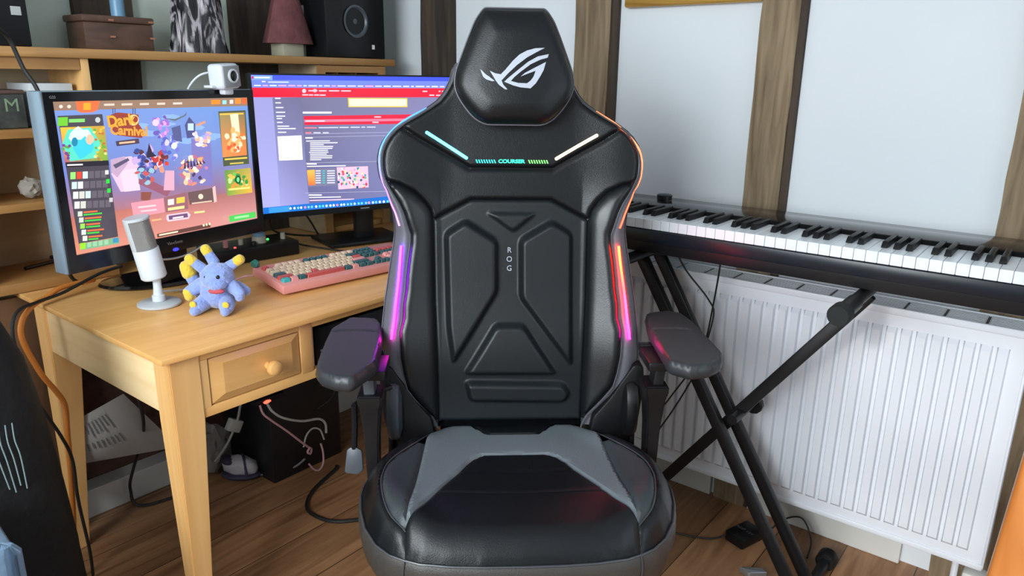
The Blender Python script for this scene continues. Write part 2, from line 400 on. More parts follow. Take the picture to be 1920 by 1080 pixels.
padR = [(.0184, .9626), (.0873, 1.0034), (.132, .9765), (.1345, .6871), (.0194, .8381)]
tri = [(-.034, .7821), (.028, .7818), (.1026, .6693), (-.1019, .6712)]
low = [(-.1, .655), (.118, .650), (.1335, .6236), (.120, .6036), (-.09, .6083)]
chev = [(-.0541, 1.0185), (.0559, 1.0183), (.0045, .9762)]
def rel_center(X):
    h = np.zeros(len(X))
    for P, hh, bv in ((padL, .019, .014), (padR, .019, .014), (tri, .017, .014), (low, .017, .014), (chev, .008, .012)):
        s = sdist(X, rounded(P, .012)); h = np.maximum(h, hh*sm01((s+.004)/bv))
    return h-.004
cen = [(-.1645, .833), (-.166, 1.003), (-.086, 1.045), (.086, 1.045), (.166, 1.003), (.1645, .833), (.160, .72), (.158, .56), (-.158, .56), (-.160, .72)]
obj('center_panel', patch(BM(), cen, .0035, backfn(rel_center), .002, .008, .004), mat('center_leather', (0.008, 0.0105, 0.0125), 0.42, bump=0.06, bscale=420, spec=0.36), CH, angle=60)
# rim band with its own seam, from the inner seam round to the back
zs = np.linspace(.55, 1.325, 110)
for s in (-1, 1):
    bm = BM(); rows = []
    for z in zs:
        a, b = wi(z), wo(z); row = []
        for k in range(9):
            t = k/8; row.append(bm.verts.new((s*(a+(b-a)*t)+CXB, float(bandy(t, z)), z)))
        yo = float(bandy(1, z))
        for k in range(1, 6):
            an = k/5*math.pi/2; row.append(bm.verts.new((s*(b+.004-.03*(1-math.cos(an)))+CXB, yo+.004+.055*math.sin(an), z)))
        rows.append(row)
    for i in range(len(rows)-1):
        for k in range(len(rows[0])-1): bm.faces.new((rows[i][k], rows[i+1][k], rows[i+1][k+1], rows[i][k+1]))
    bd = obj('side_rim', bm, leather_band, CH, angle=70)
    pp = [(s*float(wi(z))+CXB, float(Sy(wi(z), z))-.0035, z) for z in zs[::2]]
    obj('piping', T(pp, .0016, n=6, sm=1), piping, bd)
    pp = [(s*(float(wo(z))+.001)+CXB, float(bandy(1, z))-.001, z) for z in zs[::2]]
    obj('piping', T(pp, .0014, n=6, sm=1), piping, bd)
# back cover
bm = BM(); rows = []
for z in zs:
    b = float(wo(z))-.026; yo = float(bandy(1, z))+.057; row = []
    for k in range(13):
        t = -1+2*k/12; row.append(bm.verts.new((b*t+CXB, yo+.03*(1-t*t)**.5, z)))
    rows.append(row)
for i in range(len(rows)-1):
    for k in range(12): bm.faces.new((rows[i][k], rows[i+1][k], rows[i+1][k+1], rows[i][k+1]))
topv = []
for rr, zz in ((rows[0], .55), (rows[-1], 1.325)):
    fr = [bm.verts.new(((wo(zz)-.026)*(-1+2*k/12)+CXB, float(Sy(0, zz))+.0, zz)) for k in range(13)]
    for k in range(12): bm.faces.new((rr[k], rr[k+1], fr[k+1], fr[k]))
obj('back_shell', bm, leather, CH, angle=70)
# lower back filler that tucks into the seat
obj('lumbar_base', extr(rounded([(-.165, .262), (.165, .262), (.15, .31), (-.15, .31)], .02), .50, .60, .008), leather, CH)
# glowing strips
cyan = emat('led_cyan', s2l((70, 225, 255)), 8.0); peach = emat('led_peach', s2l((255, 205, 150)), 8.0)
def strip(a, b, wdt, m, y_off=.0045):
    a, b = Vector(a), Vector(b); d = (b-a).normalized(); n = Vector((-d.y, d.x))*wdt/2
    P = rounded([tuple(a+n), tuple(b+n), tuple(b-n), tuple(a-n)], wdt*.45)
    bm = BM(); patch(bm, P, .003, backfn(rel_upper, y_off+.002)); obj('light_strip', bm, m, CH)
strip((-.18, 1.1864), (-.0932, 1.1318), .0062, cyan); strip((.092, 1.1318), (.1811, 1.1839), .0062, peach)
ledcol = attr_emit('led_gradient', 60.0); ledcol2 = attr_emit('led_gradient_thin', 6.0)
def grad_strip(pts, cols, r, m=None):
    P = smoothpath([(x, z, 0) for x, z in pts], 5); out = []
    for p in P:
        x, z = p.x, p.y; a, b = float(wi(z)), float(wo(z)); t = min(1, max(0, (abs(x)-a)/(b-a))); out.append((x+CXB, float(bandy(t, z))-(.006 if r > .0022 else .0015), z))
    bm = T(out, r, n=8, sm=1); cl = bm.loops.layers.float_color.new('col'); nP = len(out)
    zz = [o[2] for o in out]; L = [0]
    for i in range(1, nP): L.append(L[-1]+(Vector(out[i])-Vector(out[i-1])).length)
    A = np.array(out)
    for f in bm.faces:
        for l in f.loops:
            i = int(np.argmin(((A-np.array(l.vert.co))**2).sum(1))); t = L[i]/L[-1]*(len(cols)-1); k = min(int(t), len(cols)-2); u = t-k
            c = [cols[k][j]*(1-u)+cols[k+1][j]*u for j in range(3)]; l[cl] = (*c, 1)
    obj('light_strip', bm, m or ledcol, CH)
G = lambda *c: [s2l(x) for x in c]
grad_strip([(.1784, 1.2310), (.2248, 1.2020), (.2603, 1.1687), (.276, 1.1387), (.2775, 1.0973), (.2645, 1.0657), (.2455, 1.027), (.2316, .9905)], G((120, 70, 40), (190, 100, 60), (235, 90, 60), (255, 85, 50), (255, 70, 40)), .0020, ledcol2)
grad_strip([(.2291, .9538), (.2336, .9157), (.2422, .8597), (.2484, .8091), (.2545, .7593)], G((255, 45, 14), (255, 32, 12), (255, 18, 24), (255, 16, 60), (230, 12, 170)), .0026)
grad_strip([(-.1793, 1.2325), (-.2273, 1.2065), (-.2565, 1.1813), (-.2725, 1.1539), (-.2772, 1.1277), (-.2734, 1.0936), (-.2584, 1.0461), (-.2454, 1.0194), (-.2369, .9937)], G((50, 90, 130), (50, 110, 190), (60, 110, 220), (90, 90, 230), (170, 90, 240), (230, 110, 245)), .0020, ledcol2)
grad_strip([(-.2332, .9531), (-.2387, .8882), (-.2453, .833), (-.2493, .7947), (-.2544, .7621)], G((110, 18, 235), (140, 16, 225), (170, 14, 210), (215, 12, 160)), .0026)
# printed glowing word and hatch bars
greenc = emat('led_green', s2l((40, 235, 190)), 2.2); greenc2 = emat('led_green_yellow', s2l((120, 235, 110)), 2.2); cyan2 = emat('led_cyan_dim', s2l((40, 225, 215)), 2.2)
def on_back(x, z, off=.0085):
    y = float(Sy(np.array([abs(x)]), np.array([z]))[0])-off
    return Matrix.Translation((x+CXB, y, z)) @ Matrix.Rotation(R(90)-R(8), 4, 'X')
text('glowing_word', 'COURSER', .0104, greenc, CH, on_back(-.0005, 1.1267, .0095), sx=1.22, bold=.0004)
for x0, m in ((-.0765, cyan2), (.0345, greenc2)):
    bm = BM()
    for k in range(8):
        xx = x0+k*.0054; P = [(xx, 1.1303), (xx+.0026, 1.1303), (xx+.0056, 1.1230), (xx+.0030, 1.1230)]
        patch(bm, P, .004, backfn(rel_upper, .0062))
    obj('glowing_hatch', bm, m, CH)
for ch, z in (('R', .9385), ('O', .919), ('G', .8995)):
    text('printed_letter', ch, .0165, logo_m, CH, on_back(-.0035, z, .0005), sx=.95)
# headrest pillow
HP = [(-.060, 1.4302), (.060, 1.4302), (.066, 1.4246), (.079, 1.4066), (.0955, 1.3671), (.1183, 1.3078), (.1215, 1.2787), (.1126, 1.2560), (.0950, 1.2314), (.0782, 1.2143), (.0577, 1.2047)]
HP = HP+[(-x, z) for x, z in HP[:1:-1]]; HP = [p for p in HP]; HP = HP[0:1]+HP[1:]
hcx = -.0025
HPr = rounded(HP, .012, 3)
def hy(X, side=-1):
    d = pdist(X, HPr)*inside(X, HPr); t = np.clip(d/.024, 0, 1)
    base = .235+(X[:, 1]-.56)*K8-.052
    return base+side*(.026*np.sqrt(1-(1-t)**2)+.012*(1-(X[:, 0]/.12)**2)*sm01(d/.05))
def headfn(side, off=0.0):
    def fn(X):
        return np.c_[X[:, 0]+hcx, hy(X, side)-off, X[:, 1]], np.tile([0, 0, 0.0], (len(X), 1))
    return fn
bm = patch(BM(), HPr, .006, headfn(-1)); patch(bm, HPr, .006, headfn(1)); bmesh.ops.remove_doubles(bm, verts=bm.verts[:], dist=.0006)
hd = obj('headrest_pillow', bm, leather, CH, angle=80)
pp = [(x+hcx, .235+(z-.56)*K8-.052, z) for x, z in HPr]; pp.append(pp[0])
obj('piping', T(pp, .0022, n=6, sm=1, cap=False), leather_band, hd)
LA = [(-.0699, 1.3126), (-.067, 1.3103), (-.0602, 1.3038), (-.0519, 1.2983), (-.0416, 1.2905), (-.046, 1.2899), (-.0577, 1.2931), (-.0641, 1.2981)]
LB = [(-.0509, 1.3096), (-.0402, 1.305), (-.0294, 1.3033), (-.0207, 1.3119), (-.0051, 1.3299), (.0075, 1.3413), (.0221, 1.349), (.0387, 1.3535), (.0578, 1.3547), (.0407, 1.346), (.0222, 1.3359), (.0028, 1.3216), (-.0148, 1.3054), (-.0279, 1.2916), (-.0244, 1.2836), (-.0161, 1.2748), (-.0205, 1.2747), (-.0323, 1.2826), (-.0392, 1.291), (-.046, 1.3021)]
LC = [(-.0225, 1.2893), (-.0147, 1.2965), (.0048, 1.3123), (.0242, 1.3276), (.0437, 1.3382), (.0658, 1.343), (.0634, 1.3361), (.0487, 1.3321), (.0292, 1.3229), (.0097, 1.3086), (-.003, 1.2981), (-.0093, 1.2909), (.005, 1.2873), (.0227, 1.2869), (.0295, 1.2919), (.0353, 1.2995), (.0396, 1.3109), (.0245, 1.3055), (.0098, 1.2996), (.0186, 1.3068), (.0391, 1.3175), (.0601, 1.3281), (.0558, 1.313), (.0491, 1.3007), (.0404, 1.2873), (.0297, 1.2773), (.01, 1.2789), (-.0048, 1.2825)]
bm = BM()
for P in (LA, LB, LC): patch(bm, P, .004, headfn(-1, .0012))
obj('printed_emblem', bm, logo_m, hd, label='pale grey slanted eye emblem')

# seat
def half(P): return P+[(-x, y) for x, y in P[::-1]]
OUT = [(.0, -.176), (.07, -.175), (.13, -.171), (.18, -.164), (.207, -.153), (.235, -.138), (.262, -.113), (.285, -.075), (.298, -.03), (.305, .02), (.304, .06), (.292, .105), (.268, .145), (.235, .185), (.20, .225), (.17, .258), (.14, .275), (0, .285)]
OUTL = [p for p in OUT]+[(-x, y) for x, y in OUT[-2:0:-1]]
def seatz(X):
    x, y = X[:, 0], X[:, 1]; d = pdist(X, OUTL)*inside(X, OUTL); t = np.clip(d/.055, 0, 1)
    z = .548-.044*(1-t)**2.3
    z = z+.014*np.exp(-((np.hypot(x/.262, (y-.03)/.19)-1.0)/.16)**2)*sm01((np.abs(x)-.12)/.1)
    z = z-.018*sm01((-.02-y)/.14)-.010*np.exp(-((x/.13)**2+((y-.03)/.10)**2))
    return z
def seatfn(rel=None):
    def fn(X):
        z = seatz(X)
        if rel is not None: z = z+rel(X)
        return np.c_[X[:, 0], X[:, 1], z], np.tile([0, 0, 1.0], (len(X), 1))
    return fn
vse = [(.183, .205), (.188, .144), (.193, .08), (.198, .004), (.205, -.07), (.209, -.115), (.208, -.153)]
ring = [(.1835, .195), (.2035, .142), (.2235, .114), (.243, .083), (.257, .050), (.262, .018), (.262, -.015), (.251, -.065), (.236, -.096), (.2085, -.125)]
outR = [p for p in OUT if p[0] >= .207 and p[1] < .2] 
bolS = [(.208, -.153)]+[p for p in OUT if p[0] > .208]+[(.20, .225), (.178, .25), (.183, .205)]+ring[1:]
bolS = [(.208, -.153), (.235, -.138), (.262, -.113), (.285, -.075), (.298, -.03), (.305, .02), (.304, .06), (.292, .105), (.268, .145), (.235, .185), (.20, .225), (.182, .246), (.183, .205)]+ring[1:]
sideS = [(.188, .144), (.193, .08), (.198, .004), (.205, -.07), (.2085, -.125)]+ring[1:-1][::-1]
m2 = lambda P: [(-x, y) for x, y in P[::-1]]
gi = [(.2085, -.120), (.119, .040), (.100, .078), (.086, .096), (.066, .110), (0, .112)]
gi_full = gi+[(-x, y) for x, y in gi[-2::-1]]
grey = [(-.2085, -.120), (-.205, -.07), (-.198, .004), (-.193, .08), (-.188, .144), (-.183, .205), (-.182, .246), (-.14, .274), (-.12, .272), (-.0545, .194), (.0545, .194), (.12, .272), (.14, .274), (.182, .246), (.183, .205), (.188, .144), (.193, .08), (.198, .004), (.205, -.07)]+gi_full[:]
grey = grey[:-1]
front = gi_full[::-1]+[(.208, -.153), (.18, -.164), (.13, -.171), (.07, -.175), (0, -.176), (-.07, -.175), (-.13, -.171), (-.18, -.164), (-.208, -.153)]
notch = [(-.12, .272), (-.0545, .194), (.0545, .194), (.12, .272), (0, .285)]
def rel_front(X):
    return -.0018*np.exp(-((X[:, 1]-.042)/.0022)**2)-.0018*np.exp(-((X[:, 1]+.035)/.0022)**2)
ST = obj('seat_cushion', patch(BM(), front, .006, seatfn(rel_front), .004, .010, .003), leather, CH, label='glossy black leather front panel of the seat')
obj('seat_panel', patch(BM(), grey, .006, seatfn(), .003, .007, .003), leather_grey, CH, label='grey leather arch panel')
obj('seat_panel', patch(BM(), notch, .006, seatfn(), .002, .007, .003), leather, CH)
for P in (sideS, m2(sideS)): obj('seat_side_panel', patch(BM(), P, .006, seatfn(), .003, .008, .003), leather_dgrey, CH)
for P in (bolS, m2(bolS)): obj('seat_bolster', patch(BM(), P, .006, seatfn(), .006, .02, .003), leather, CH)
O2 = resample(OUTL, .012); A = np.array(O2); cz = seatz(A*0.999)
nrm = []
for i in range(len(A)):
    t = A[(i+1) % len(A)]-A[i-1]; nn = np.array([t[1], -t[0]]); nrm.append(nn/np.linalg.norm(nn))
nrm = np.array(nrm)
bm = BM(); rows = []
for k, (dz, dn) in enumerate(((0.001, -.002), (-.004, .002), (-.02, .007), (-.045, .006), (-.07, .0), (-.095, -.012), (-.11, -.03), (-.115, -.06))):
    rows.append([bm.verts.new((A[i, 0]+nrm[i, 0]*dn, A[i, 1]+nrm[i, 1]*dn, cz[i]+dz)) for i in range(len(A))])
for a, b in zip(rows, rows[1:]):
    for i in range(len(A)):
        bm.faces.new((a[i], a[(i+1) % len(A)], b[(i+1) % len(A)], b[i]))
bm.faces.new(rows[-1])
wl = obj('seat_side_wall', bm, leather_side, CH, angle=60, label='dull grey brown leather wall under the seat edge')
pp = [(A[i, 0]+nrm[i, 0]*.002, A[i, 1]+nrm[i, 1]*.002, cz[i]) for i in range(len(A))]; pp.append(pp[0])
obj('piping', T(pp, .0022, n=6, sm=1, cap=False), piping, wl)
for s in (-1, 1):
    pts = [(s*x, y) for x, y in ring]; X = np.array(pts); zz = seatz(X)
    obj('seat_seam', T([(x, y, z+.001) for (x, y), z in zip(pts, zz)], .0014, n=6, sm=4), piping, CH)
    i0 = max(range(len(A)), key=lambda i: -((A[i, 0]-s*.208)**2+(A[i, 1]+.153)**2)); p = A[i0]; q = nrm[i0]
    obj('seat_seam', T([(p[0]+q[0]*dn, p[1]+q[1]*dn, cz[i0]+dz) for dz, dn in ((0, .003), (-.02, .0085), (-.045, .0075), (-.07, .0015), (-.095, -.0105))], .0013, n=6, sm=3), piping, wl)
# armrests
AL = [(-.3826, .0334), (-.3883, .1205), (-.3916, .2407), (-.3609, .3201), (-.2991, .3113), (-.2832, .2711), (-.2722, .1561), (-.268, .0475), (-.3034, -.0282), (-.3404, -.0228), (-.3718, .0011)]
AR = [(.3102, .3379), (.3666, .3607), (.3972, .34), (.4077, .2792), (.4102, .0822), (.3958, .0447), (.3645, .0183), (.3209, .0104), (.285, .0425), (.2866, .0896), (.2931, .2389)]
for s, P in ((-1, AL), (1, AR)):
    P = rounded(P, .010, 3); cx = s*.335
    def topz(X, P=P, cx=cx):
        d = pdist(X, P)*inside(X, P); t = np.clip(d/.008, 0, 1)
        z = .762+.018*np.sqrt(np.clip(1-(1-t)**2, 0, 1))-.003*sm01((.10-X[:, 1])/.16)
        z = z-.0045*np.exp(-((X[:, 1]-.225+.012*np.abs((X[:, 0]-cx)/.05)**3)/.0028)**2)*(np.abs(X[:, 0]-cx) < .045)
        return np.c_[X[:, 0], X[:, 1], z], np.tile([0, 0, 1.0], (len(X), 1))
    def botz(X, P=P):
        d = pdist(X, P)*inside(X, P); t = np.clip(d/.02, 0, 1)
        return np.c_[X[:, 0], X[:, 1], .762-.003*sm01((.10-X[:, 1])/.16)-.016*np.sqrt(np.clip(1-(1-t)**2, 0, 1))], np.tile([0, 0, -1.0], (len(X), 1))
    bm = patch(BM(), P, .005, topz); patch(bm, P, .005, botz); bmesh.ops.remove_doubles(bm, verts=bm.verts[:], dist=.0004)
    ar = obj('armrest_pad', bm, padpl, CH, angle=60)
    px, py = s*.292, .115 if s < 0 else .15
    obj('armrest_slider', B(px-.025, px+.035*(1 if s < 0 else .6), py-.045, py+.05, .728, .748, bev=.004), blackpl, CH)
    tilt = Matrix.Translation((px, py, .65)) @ Matrix.Rotation(R(6*s if s > 0 else -2), 4, 'Y') @ Matrix.Translation((-px, -py, -.65))
    obj('armrest_post', B(px-.011, px+.011, py-.020, py+.020, .60, .735, bev=.003, mtx=tilt), greypl if s < 0 else blackpl, CH)
    bm = BM(); prof = [(.70, .024, .034), (.682, .024, .034), (.672, .020, .030), (.60, .014, .024), (.50, .012, .022), (.44, .012, .024)]
    rows = []
    for z, a, b in prof: rows.append([bm.verts.new((px+i*a, py+j*b, z-.01)) for i, j in ((-1, -1), (1, -1), (1, 1), (-1, 1))])
    for a, b in zip(rows, rows[1:]):
        for i in range(4): bm.faces.new((a[i], a[(i+1) % 4], b[(i+1) % 4], b[i]))
    bm.faces.new(rows[0]); bm.faces.new(rows[-1])
    bmesh.ops.bevel(bm, geom=bm.edges[:], offset=.003, segments=2, affect='EDGES')
    obj('armrest_sleeve', bm, blackpl, CH)
    obj('armrest_bracket', T([(px, py, .45), (px-s*.01, py, .425), (px-s*.06, py, .413), (s*.12, py, .41)], .014, n=8), blackpl, CH)
    # rods between backrest and armrest
    obj('armrest_knob', T([(s*.27, py+.06, .745), (s*.325, py+.06, .745)], .009, n=12, sm=1), gloss, CH)
    # hinge covers
    hx = s*.252; 
    bm = LT([(0, 0), (.030, 0), (.047, .006), (.050, .014), (.050, .024), (.044, .031), (0, .033)], 26, align((hx-s*.012, .215, .598), (s, 0, 0)))
    bmesh.ops.scale(bm, vec=(1, .8, 1.35), space=Matrix.Translation((-hx, -.215, -.598)), verts=bm.verts[:])
    obj('hinge_cover', bm, greypl if s < 0 else blackpl, CH)
    Pp = [(.19, .47), (.24, .47), (.285, .55), (.292, .70), (.262, .725), (.235, .70), (.205, .56)]
    obj('hinge_plate', extr(Pp, -.005, .005, .002, Matrix(((0, 0, 1, hx+s*.014), (1, 0, 0, 0), (0, 1, 0, 0), (0, 0, 0, 1)))), blackpl, CH)
for s in (-1, 1):
    P = [(s*x, z) for x, z in ((.165, .50), (.262, .50), (.280, .58), (.287, .655), (.283, .70), (.262, .702), (.238, .665), (.214, .625), (.178, .580))]
    if s < 0: P = P[::-1]
    obj('back_bracket', extr(rounded(P, .008), -.30, -.208, .004, Matrix(((1, 0, 0, 0), (0, 0, -1, 0), (0, 1, 0, 0), (0, 0, 0, 1)))), blackpl, CH)
bm = T([(-.328, .12, .655), (-.3285, .12, .61), (-.332, .118, .560)], .0065, n=8); 
lv = obj('recline_lever', bm, blackpl, CH)
obj('lever_paddle', extr(rounded([(-.019, -.026), (.008, -.030), (.019, -.020), (.017, .020), (0, .030), (-.014, .022)], .004), -.004, .004, .002, Matrix.Translation((-.332, .112, .537)) @ Matrix.Rotation(R(78), 4, 'X')), greypl, lv)
obj('lever_arm', T([(-.328, .12, .655), (-.30, .16, .66), (-.262, .20, .66)], .006, n=8), blackpl, lv)
obj('seat_mechanism', B(-.11, .11, -.1, .14, .375, .425, bev=.01), blackpl, CH)
obj('gas_column', LT([(0, .10), (.028, .10), (.028, .25), (.018, .255), (.018, .38), (0, .38)]), blackpl, CH)
for k in range(5):
    a = 2*math.pi*k/5+.3; d = Vector((math.cos(a), math.sin(a), 0))
    lg = obj('base_leg', T([d*.03+Vector((0, 0, .13)), d*.17+Vector((0, 0, .115)), d*.31+Vector((0, 0, .085))], [.028, .017], n=10), blackpl, CH)
    c = d*.31; p = Vector((-d.y, d.x, 0))
    for q in (-1, 1):
        bm = LT([(0, -.008), (.026, -.008), (.03, -.004), (.03, .004), (.026, .008), (0, .008)], 20, align(c+p*q*.016+Vector((0, 0, .03)), p))
        obj('caster_wheel', bm, blackpl, lg)
    obj('caster_stem', T([c+Vector((0, 0, .03)), c+Vector((0, 0, .085))], .009, sm=1), blackpl, lg)

# ------------------------------------------------------------------ desk
DK = thing('writing_desk', 'light pine writing desk with tapered legs and a knobbed drawer', 'desk', (0.68, 1.42, 0))
def dk(name, bm, m, p=None, **k): return obj(name, bm, m, p or DK, world=True, **k)
dk('desk_top', B(.645, 1.925, 1.38, 2.31, .737, .750, bev=.002), pine)
def tleg(x, y, sx, sy, top=.7368, w=.056, wb=.030):
    bm = BM(); rows = []
    for z, ww in ((top, w), (.585, w), (0, wb)):
        x0, x1 = (x, x+sx*ww) ; y0, y1 = (y, y+sy*ww)
        rows.append([bm.verts.new(c+(z,)) for c in ((x0, y0), (x1, y0), (x1, y1), (x0, y1))])
    for a, b in zip(rows, rows[1:]):
        for i in range(4): bm.faces.new((a[i], a[(i+1) % 4], b[(i+1) % 4], b[i]))
    bm.faces.new(rows[0]); bm.faces.new(rows[-1]); bmesh.ops.bevel(bm, geom=bm.edges[:], offset=.002, segments=2, affect='EDGES'); return bm
dk('leg', tleg(.668, 1.400, 1, 1, w=.066), pine_v); dk('leg', tleg(.668, 2.085, 1, -1, w=.070), pine_v)
dk('leg', tleg(1.915, 1.420, -1, 1), pine_v); dk('leg', tleg(1.915, 2.085, -1, -1), pine_v)
dk('side_apron', B(.672, .692, 1.46, 2.03, .603, .7365, bev=.002), pine_y)
dk('side_apron', B(1.892, 1.912, 1.45, 2.04, .603, .7365), pine_y)
dk('back_apron', B(.72, 1.90, 2.05, 2.068, .603, .7365), pine)
dk('front_rail', B(.73, 1.89, 1.404, 1.424, .585, .608, bev=.002), pine)
dk('front_rail', B(.73, 1.89, 1.404, 1.424, .716, .7365, bev=.001), pine)
dk('stile', B(.7335, .752, 1.403, 1.424, .608, .716), pine_v); dk('stile', B(.986, 1.020, 1.402, 1.424, .606, .7365, bev=.002), pine_v)
dk('inner_board', B(1.020, 1.038, 1.424, 1.90, .59, .728), pine_y); dk('inner_shelf', B(1.02, 1.90, 1.424, 1.95, .590, .602), pine)
# drawer with a raised and fielded front
dr = dk('drawer', B(.755, .983, 1.407, 1.80, .611, .713, bev=.001), pine)
bm = BM(); a = [(.755, .611), (.983, .611), (.983, .713), (.755, .713)]; b = [(.784, .629), (.958, .629), (.958, .699), (.784, .699)]
r1 = [bm.verts.new((x, 1.4055, z)) for x, z in a]; r2 = [bm.verts.new((x, 1.398, z)) for x, z in b]
for i in range(4): bm.faces.new((r1[i], r1[(i+1) % 4], r2[(i+1) % 4], r2[i]))
bm.faces.new(r2); dk('drawer_front', bm, pine, dr, smooth=False)
dk('knob', LT([(0, 0), (.009, 0), (.008, .008), (.012, .014), (.0175, .020), (.0185, .027), (.016, .034), (.009, .038), (0, .039)], 26, align((.893, 1.398, .660), (0, -1, 0))), pine, dr)
# dark audio box in the opening beside the drawer
AB = thing('audio_unit', 'black audio unit in the desk opening beside the drawer', 'audio unit', (1.3, 1.6, .602))
obj('body', B(1.045, 1.60, 1.425, 1.80, .603, .700, bev=.003), satin, AB, world=True)
for i, x in enumerate((1.062, 1.078, 1.10)):
    obj('knob', LT([(0, 0), (.004, 0), (.0035, .008), (0, .009)], 12, align((x, 1.4255, .640-.006*(i % 2)), (0, -1, 0))), silver, AB, world=True)

# ------------------------------------------------------------------ hutch
HT = thing('desk_hutch', 'wooden hutch shelf unit standing along the back of the desk', 'shelf unit', (1.2, 2.2, .751))
def ht(name, bm, m=hutchw, p=None, **k): return obj(name, bm, m, p or HT, world=True, **k)
ht('top_shelf', B(.36, 1.955, 2.085, 2.312, 1.328, 1.352, bev=.003))
ht('rail', B(.38, .87, 2.10, 2.118, 1.300, 1.328)); 
ht('side_panel', B(.872, .892, 2.10, 2.312, .778, 1.328, bev=.001), pine_v)
ht('side_panel', B(.575, .595, 2.10, 2.312, .778, 1.14, bev=.001), pine_v)
ht('side_panel', B(.36, .378, 2.10, 2.312, .778, 1.328), pine_v)
ht('shelf', B(.378, .872, 2.10, 2.312, 1.135, 1.156, bev=.001)); ht('shelf', B(.378, .872, 2.10, 2.312, .955, .975, bev=.001))
ht('base_board', B(.36, .895, 2.09, 2.312, .7515, .778, bev=.002))
ht('back_board', B(.36, .892, 2.3125, 2.3145, .778, 1.328), hutchb)
# right hand pigeonhole cabinet
ht('cabinet_side', B(1.612, 1.632, 2.10, 2.312, .7515, 1.328, bev=.001), hutchb)
ht('cabinet_side', B(1.895, 1.914, 2.10, 2.312, .7515, 1.328, bev=.001))
ht('cabinet_frame', B(1.612, 1.645, 2.095, 2.101, .7515, 1.326), hutchw); ht('cabinet_frame', B(1.882, 1.914, 2.095, 2.101, .7515, 1.326), hutchw)
ht('cabinet_rail', B(1.645, 1.882, 2.095, 2.112, 1.304, 1.326)); ht('cabinet_back', B(1.632, 1.895, 2.308, 2.3135, .7515, 1.328), hutchb)
for x in (1.712, 1.795): ht('divider', B(x, x+.006, 2.12, 2.306, 1.10, 1.328), hutchw)
ht('cabinet_shelf', B(1.632, 1.895, 2.11, 2.307, 1.09, 1.10)); ht('cabinet_floor', B(1.632, 1.895, 2.11, 2.307, .7515, .77))
tag(obj('side_board', B(.18, .682, 2.115, 2.135, 0, .736, bev=.002), brownp), 'brown upright board behind the left end of the desk', 'board')

# ------------------------------------------------------------------ screens
def homog(src):
    dst = [(0, 0), (1, 0), (1, 1), (0, 1)]; A_ = []; b_ = []
    for (x, y), (u, v) in zip(src, dst):
        A_.append([x, y, 1, 0, 0, 0, -u*x, -u*y]); b_.append(u); A_.append([0, 0, 0, x, y, 1, -v*x, -v*y]); b_.append(v)
    h = np.linalg.solve(np.array(A_, float), np.array(b_, float)); Hm = np.append(h, 1).reshape(3, 3)
    def f(x, y):
        q = Hm @ np.array([x, y, 1.0]); return q[0]/q[2], q[1]/q[2]
    return f
class Screen:
    def __init__(s, w, h, quad):
        s.w, s.h = w, h; s.f = homog(quad); s.bm = BM(); s.cl = s.bm.loops.layers.float_color.new('col'); s.k = 0
    def uv(s, u, v, k=0): return ((u-.5)*s.w, -.0003-.00003*k, (.5-v)*s.h)
    def poly(s, pts, col, raw=False):
        s.k += 1; vs = []
        for p in pts:
            u, v = p if raw else s.f(*p); vs.append(s.bm.verts.new(s.uv(min(1, max(0, u)), min(1, max(0, v)), s.k)))
        f = s.bm.faces.new(vs)
        for i, l in enumerate(f.loops):
            c = col[i] if isinstance(col[0], (tuple, list)) else col; l[s.cl] = (*s2l(c), 1)
    def rect(s, x0, y0, x1, y1, col, sl=0.0):   # slanted like the photo's screen edge
        s.poly([(x0, y0), (x1, y0+(x1-x0)*sl), (x1, y1+(x1-x0)*sl), (x0, y1)], col)
    def ell(s, cx, cy, rx, ry, col, n=14, jag=0.0, ang=0):
        P = []
        for i in range(n):
            a = 2*math.pi*i/n; q = 1+jag*(random.random()-.5); x = rx*q*math.cos(a); y = ry*q*math.sin(a)
            P.append((cx+x*math.cos(ang)-y*math.sin(ang), cy+x*math.sin(ang)+y*math.cos(ang)))
        s.poly(P, col)
    def line(s, x, y, L, h, col, sl): s.rect(x, y, x+L, y+h, col, sl)
random.seed(9)
def plane_thing(name, label, cat, c, yaw, tilt):
    t = thing(name, label, cat, c); t.rotation_euler = (0, 0, 0); return t
def scr_mtx(c, yaw, tilt): return Matrix.Translation(c) @ Matrix.Rotation(yaw, 4, 'Z') @ Matrix.Rotation(-tilt, 4, 'X')
# --- monitor with the game menu
c1 = Vector((.927, 1.81, 1.067)); M1 = scr_mtx(c1, R(10.0), R(.3))
MA = thing('computer_monitor', 'older glossy black monitor showing a colourful game menu, left on the desk', 'monitor', (.95, 1.95, .751))
W1, H1 = .533, .334
bm = BM(); L_, R_, T_, D_ = -W1/2-.020, W1/2+.018, H1/2+.020, -H1/2-.040
for a in ((L_, R_, -.004, .030, H1/2, T_), (L_, R_, -.004, .030, D_, -H1/2), (L_, -W1/2, -.004, .030, -H1/2, H1/2), (W1/2, R_, -.004, .030, -H1/2, H1/2)): box(bm, *a)
bm.transform(M1); bez = obj('bezel', bm, gloss, MA, world=True, smooth=False)
bm = B(L_-.004, R_+.002, -.0035, .048, D_-.002, T_+.002, bev=.004); 
bm2 = BM(); box(bm2, L_-.004, R_+.002, .002, .048, D_-.002, T_+.002, bev=.004); bm.free(); bm2.transform(M1)
obj('casing', bm2, monside, MA, world=True)
bm = B(L_+.06, R_-.06, .048, .085, D_+.05, T_-.05, bev=.015); bm.transform(M1); obj('rear_cover', bm, satin, MA, world=True)
S = Screen(W1, H1, [(105, 90), (1215, 70), (1262, 740), (250, 955)])
S.poly([(0, 0), (1, 0), (1, .45), (0, .45)], [(120, 150, 215), (110, 150, 215), (120, 140, 200), (110, 130, 200)], raw=True)
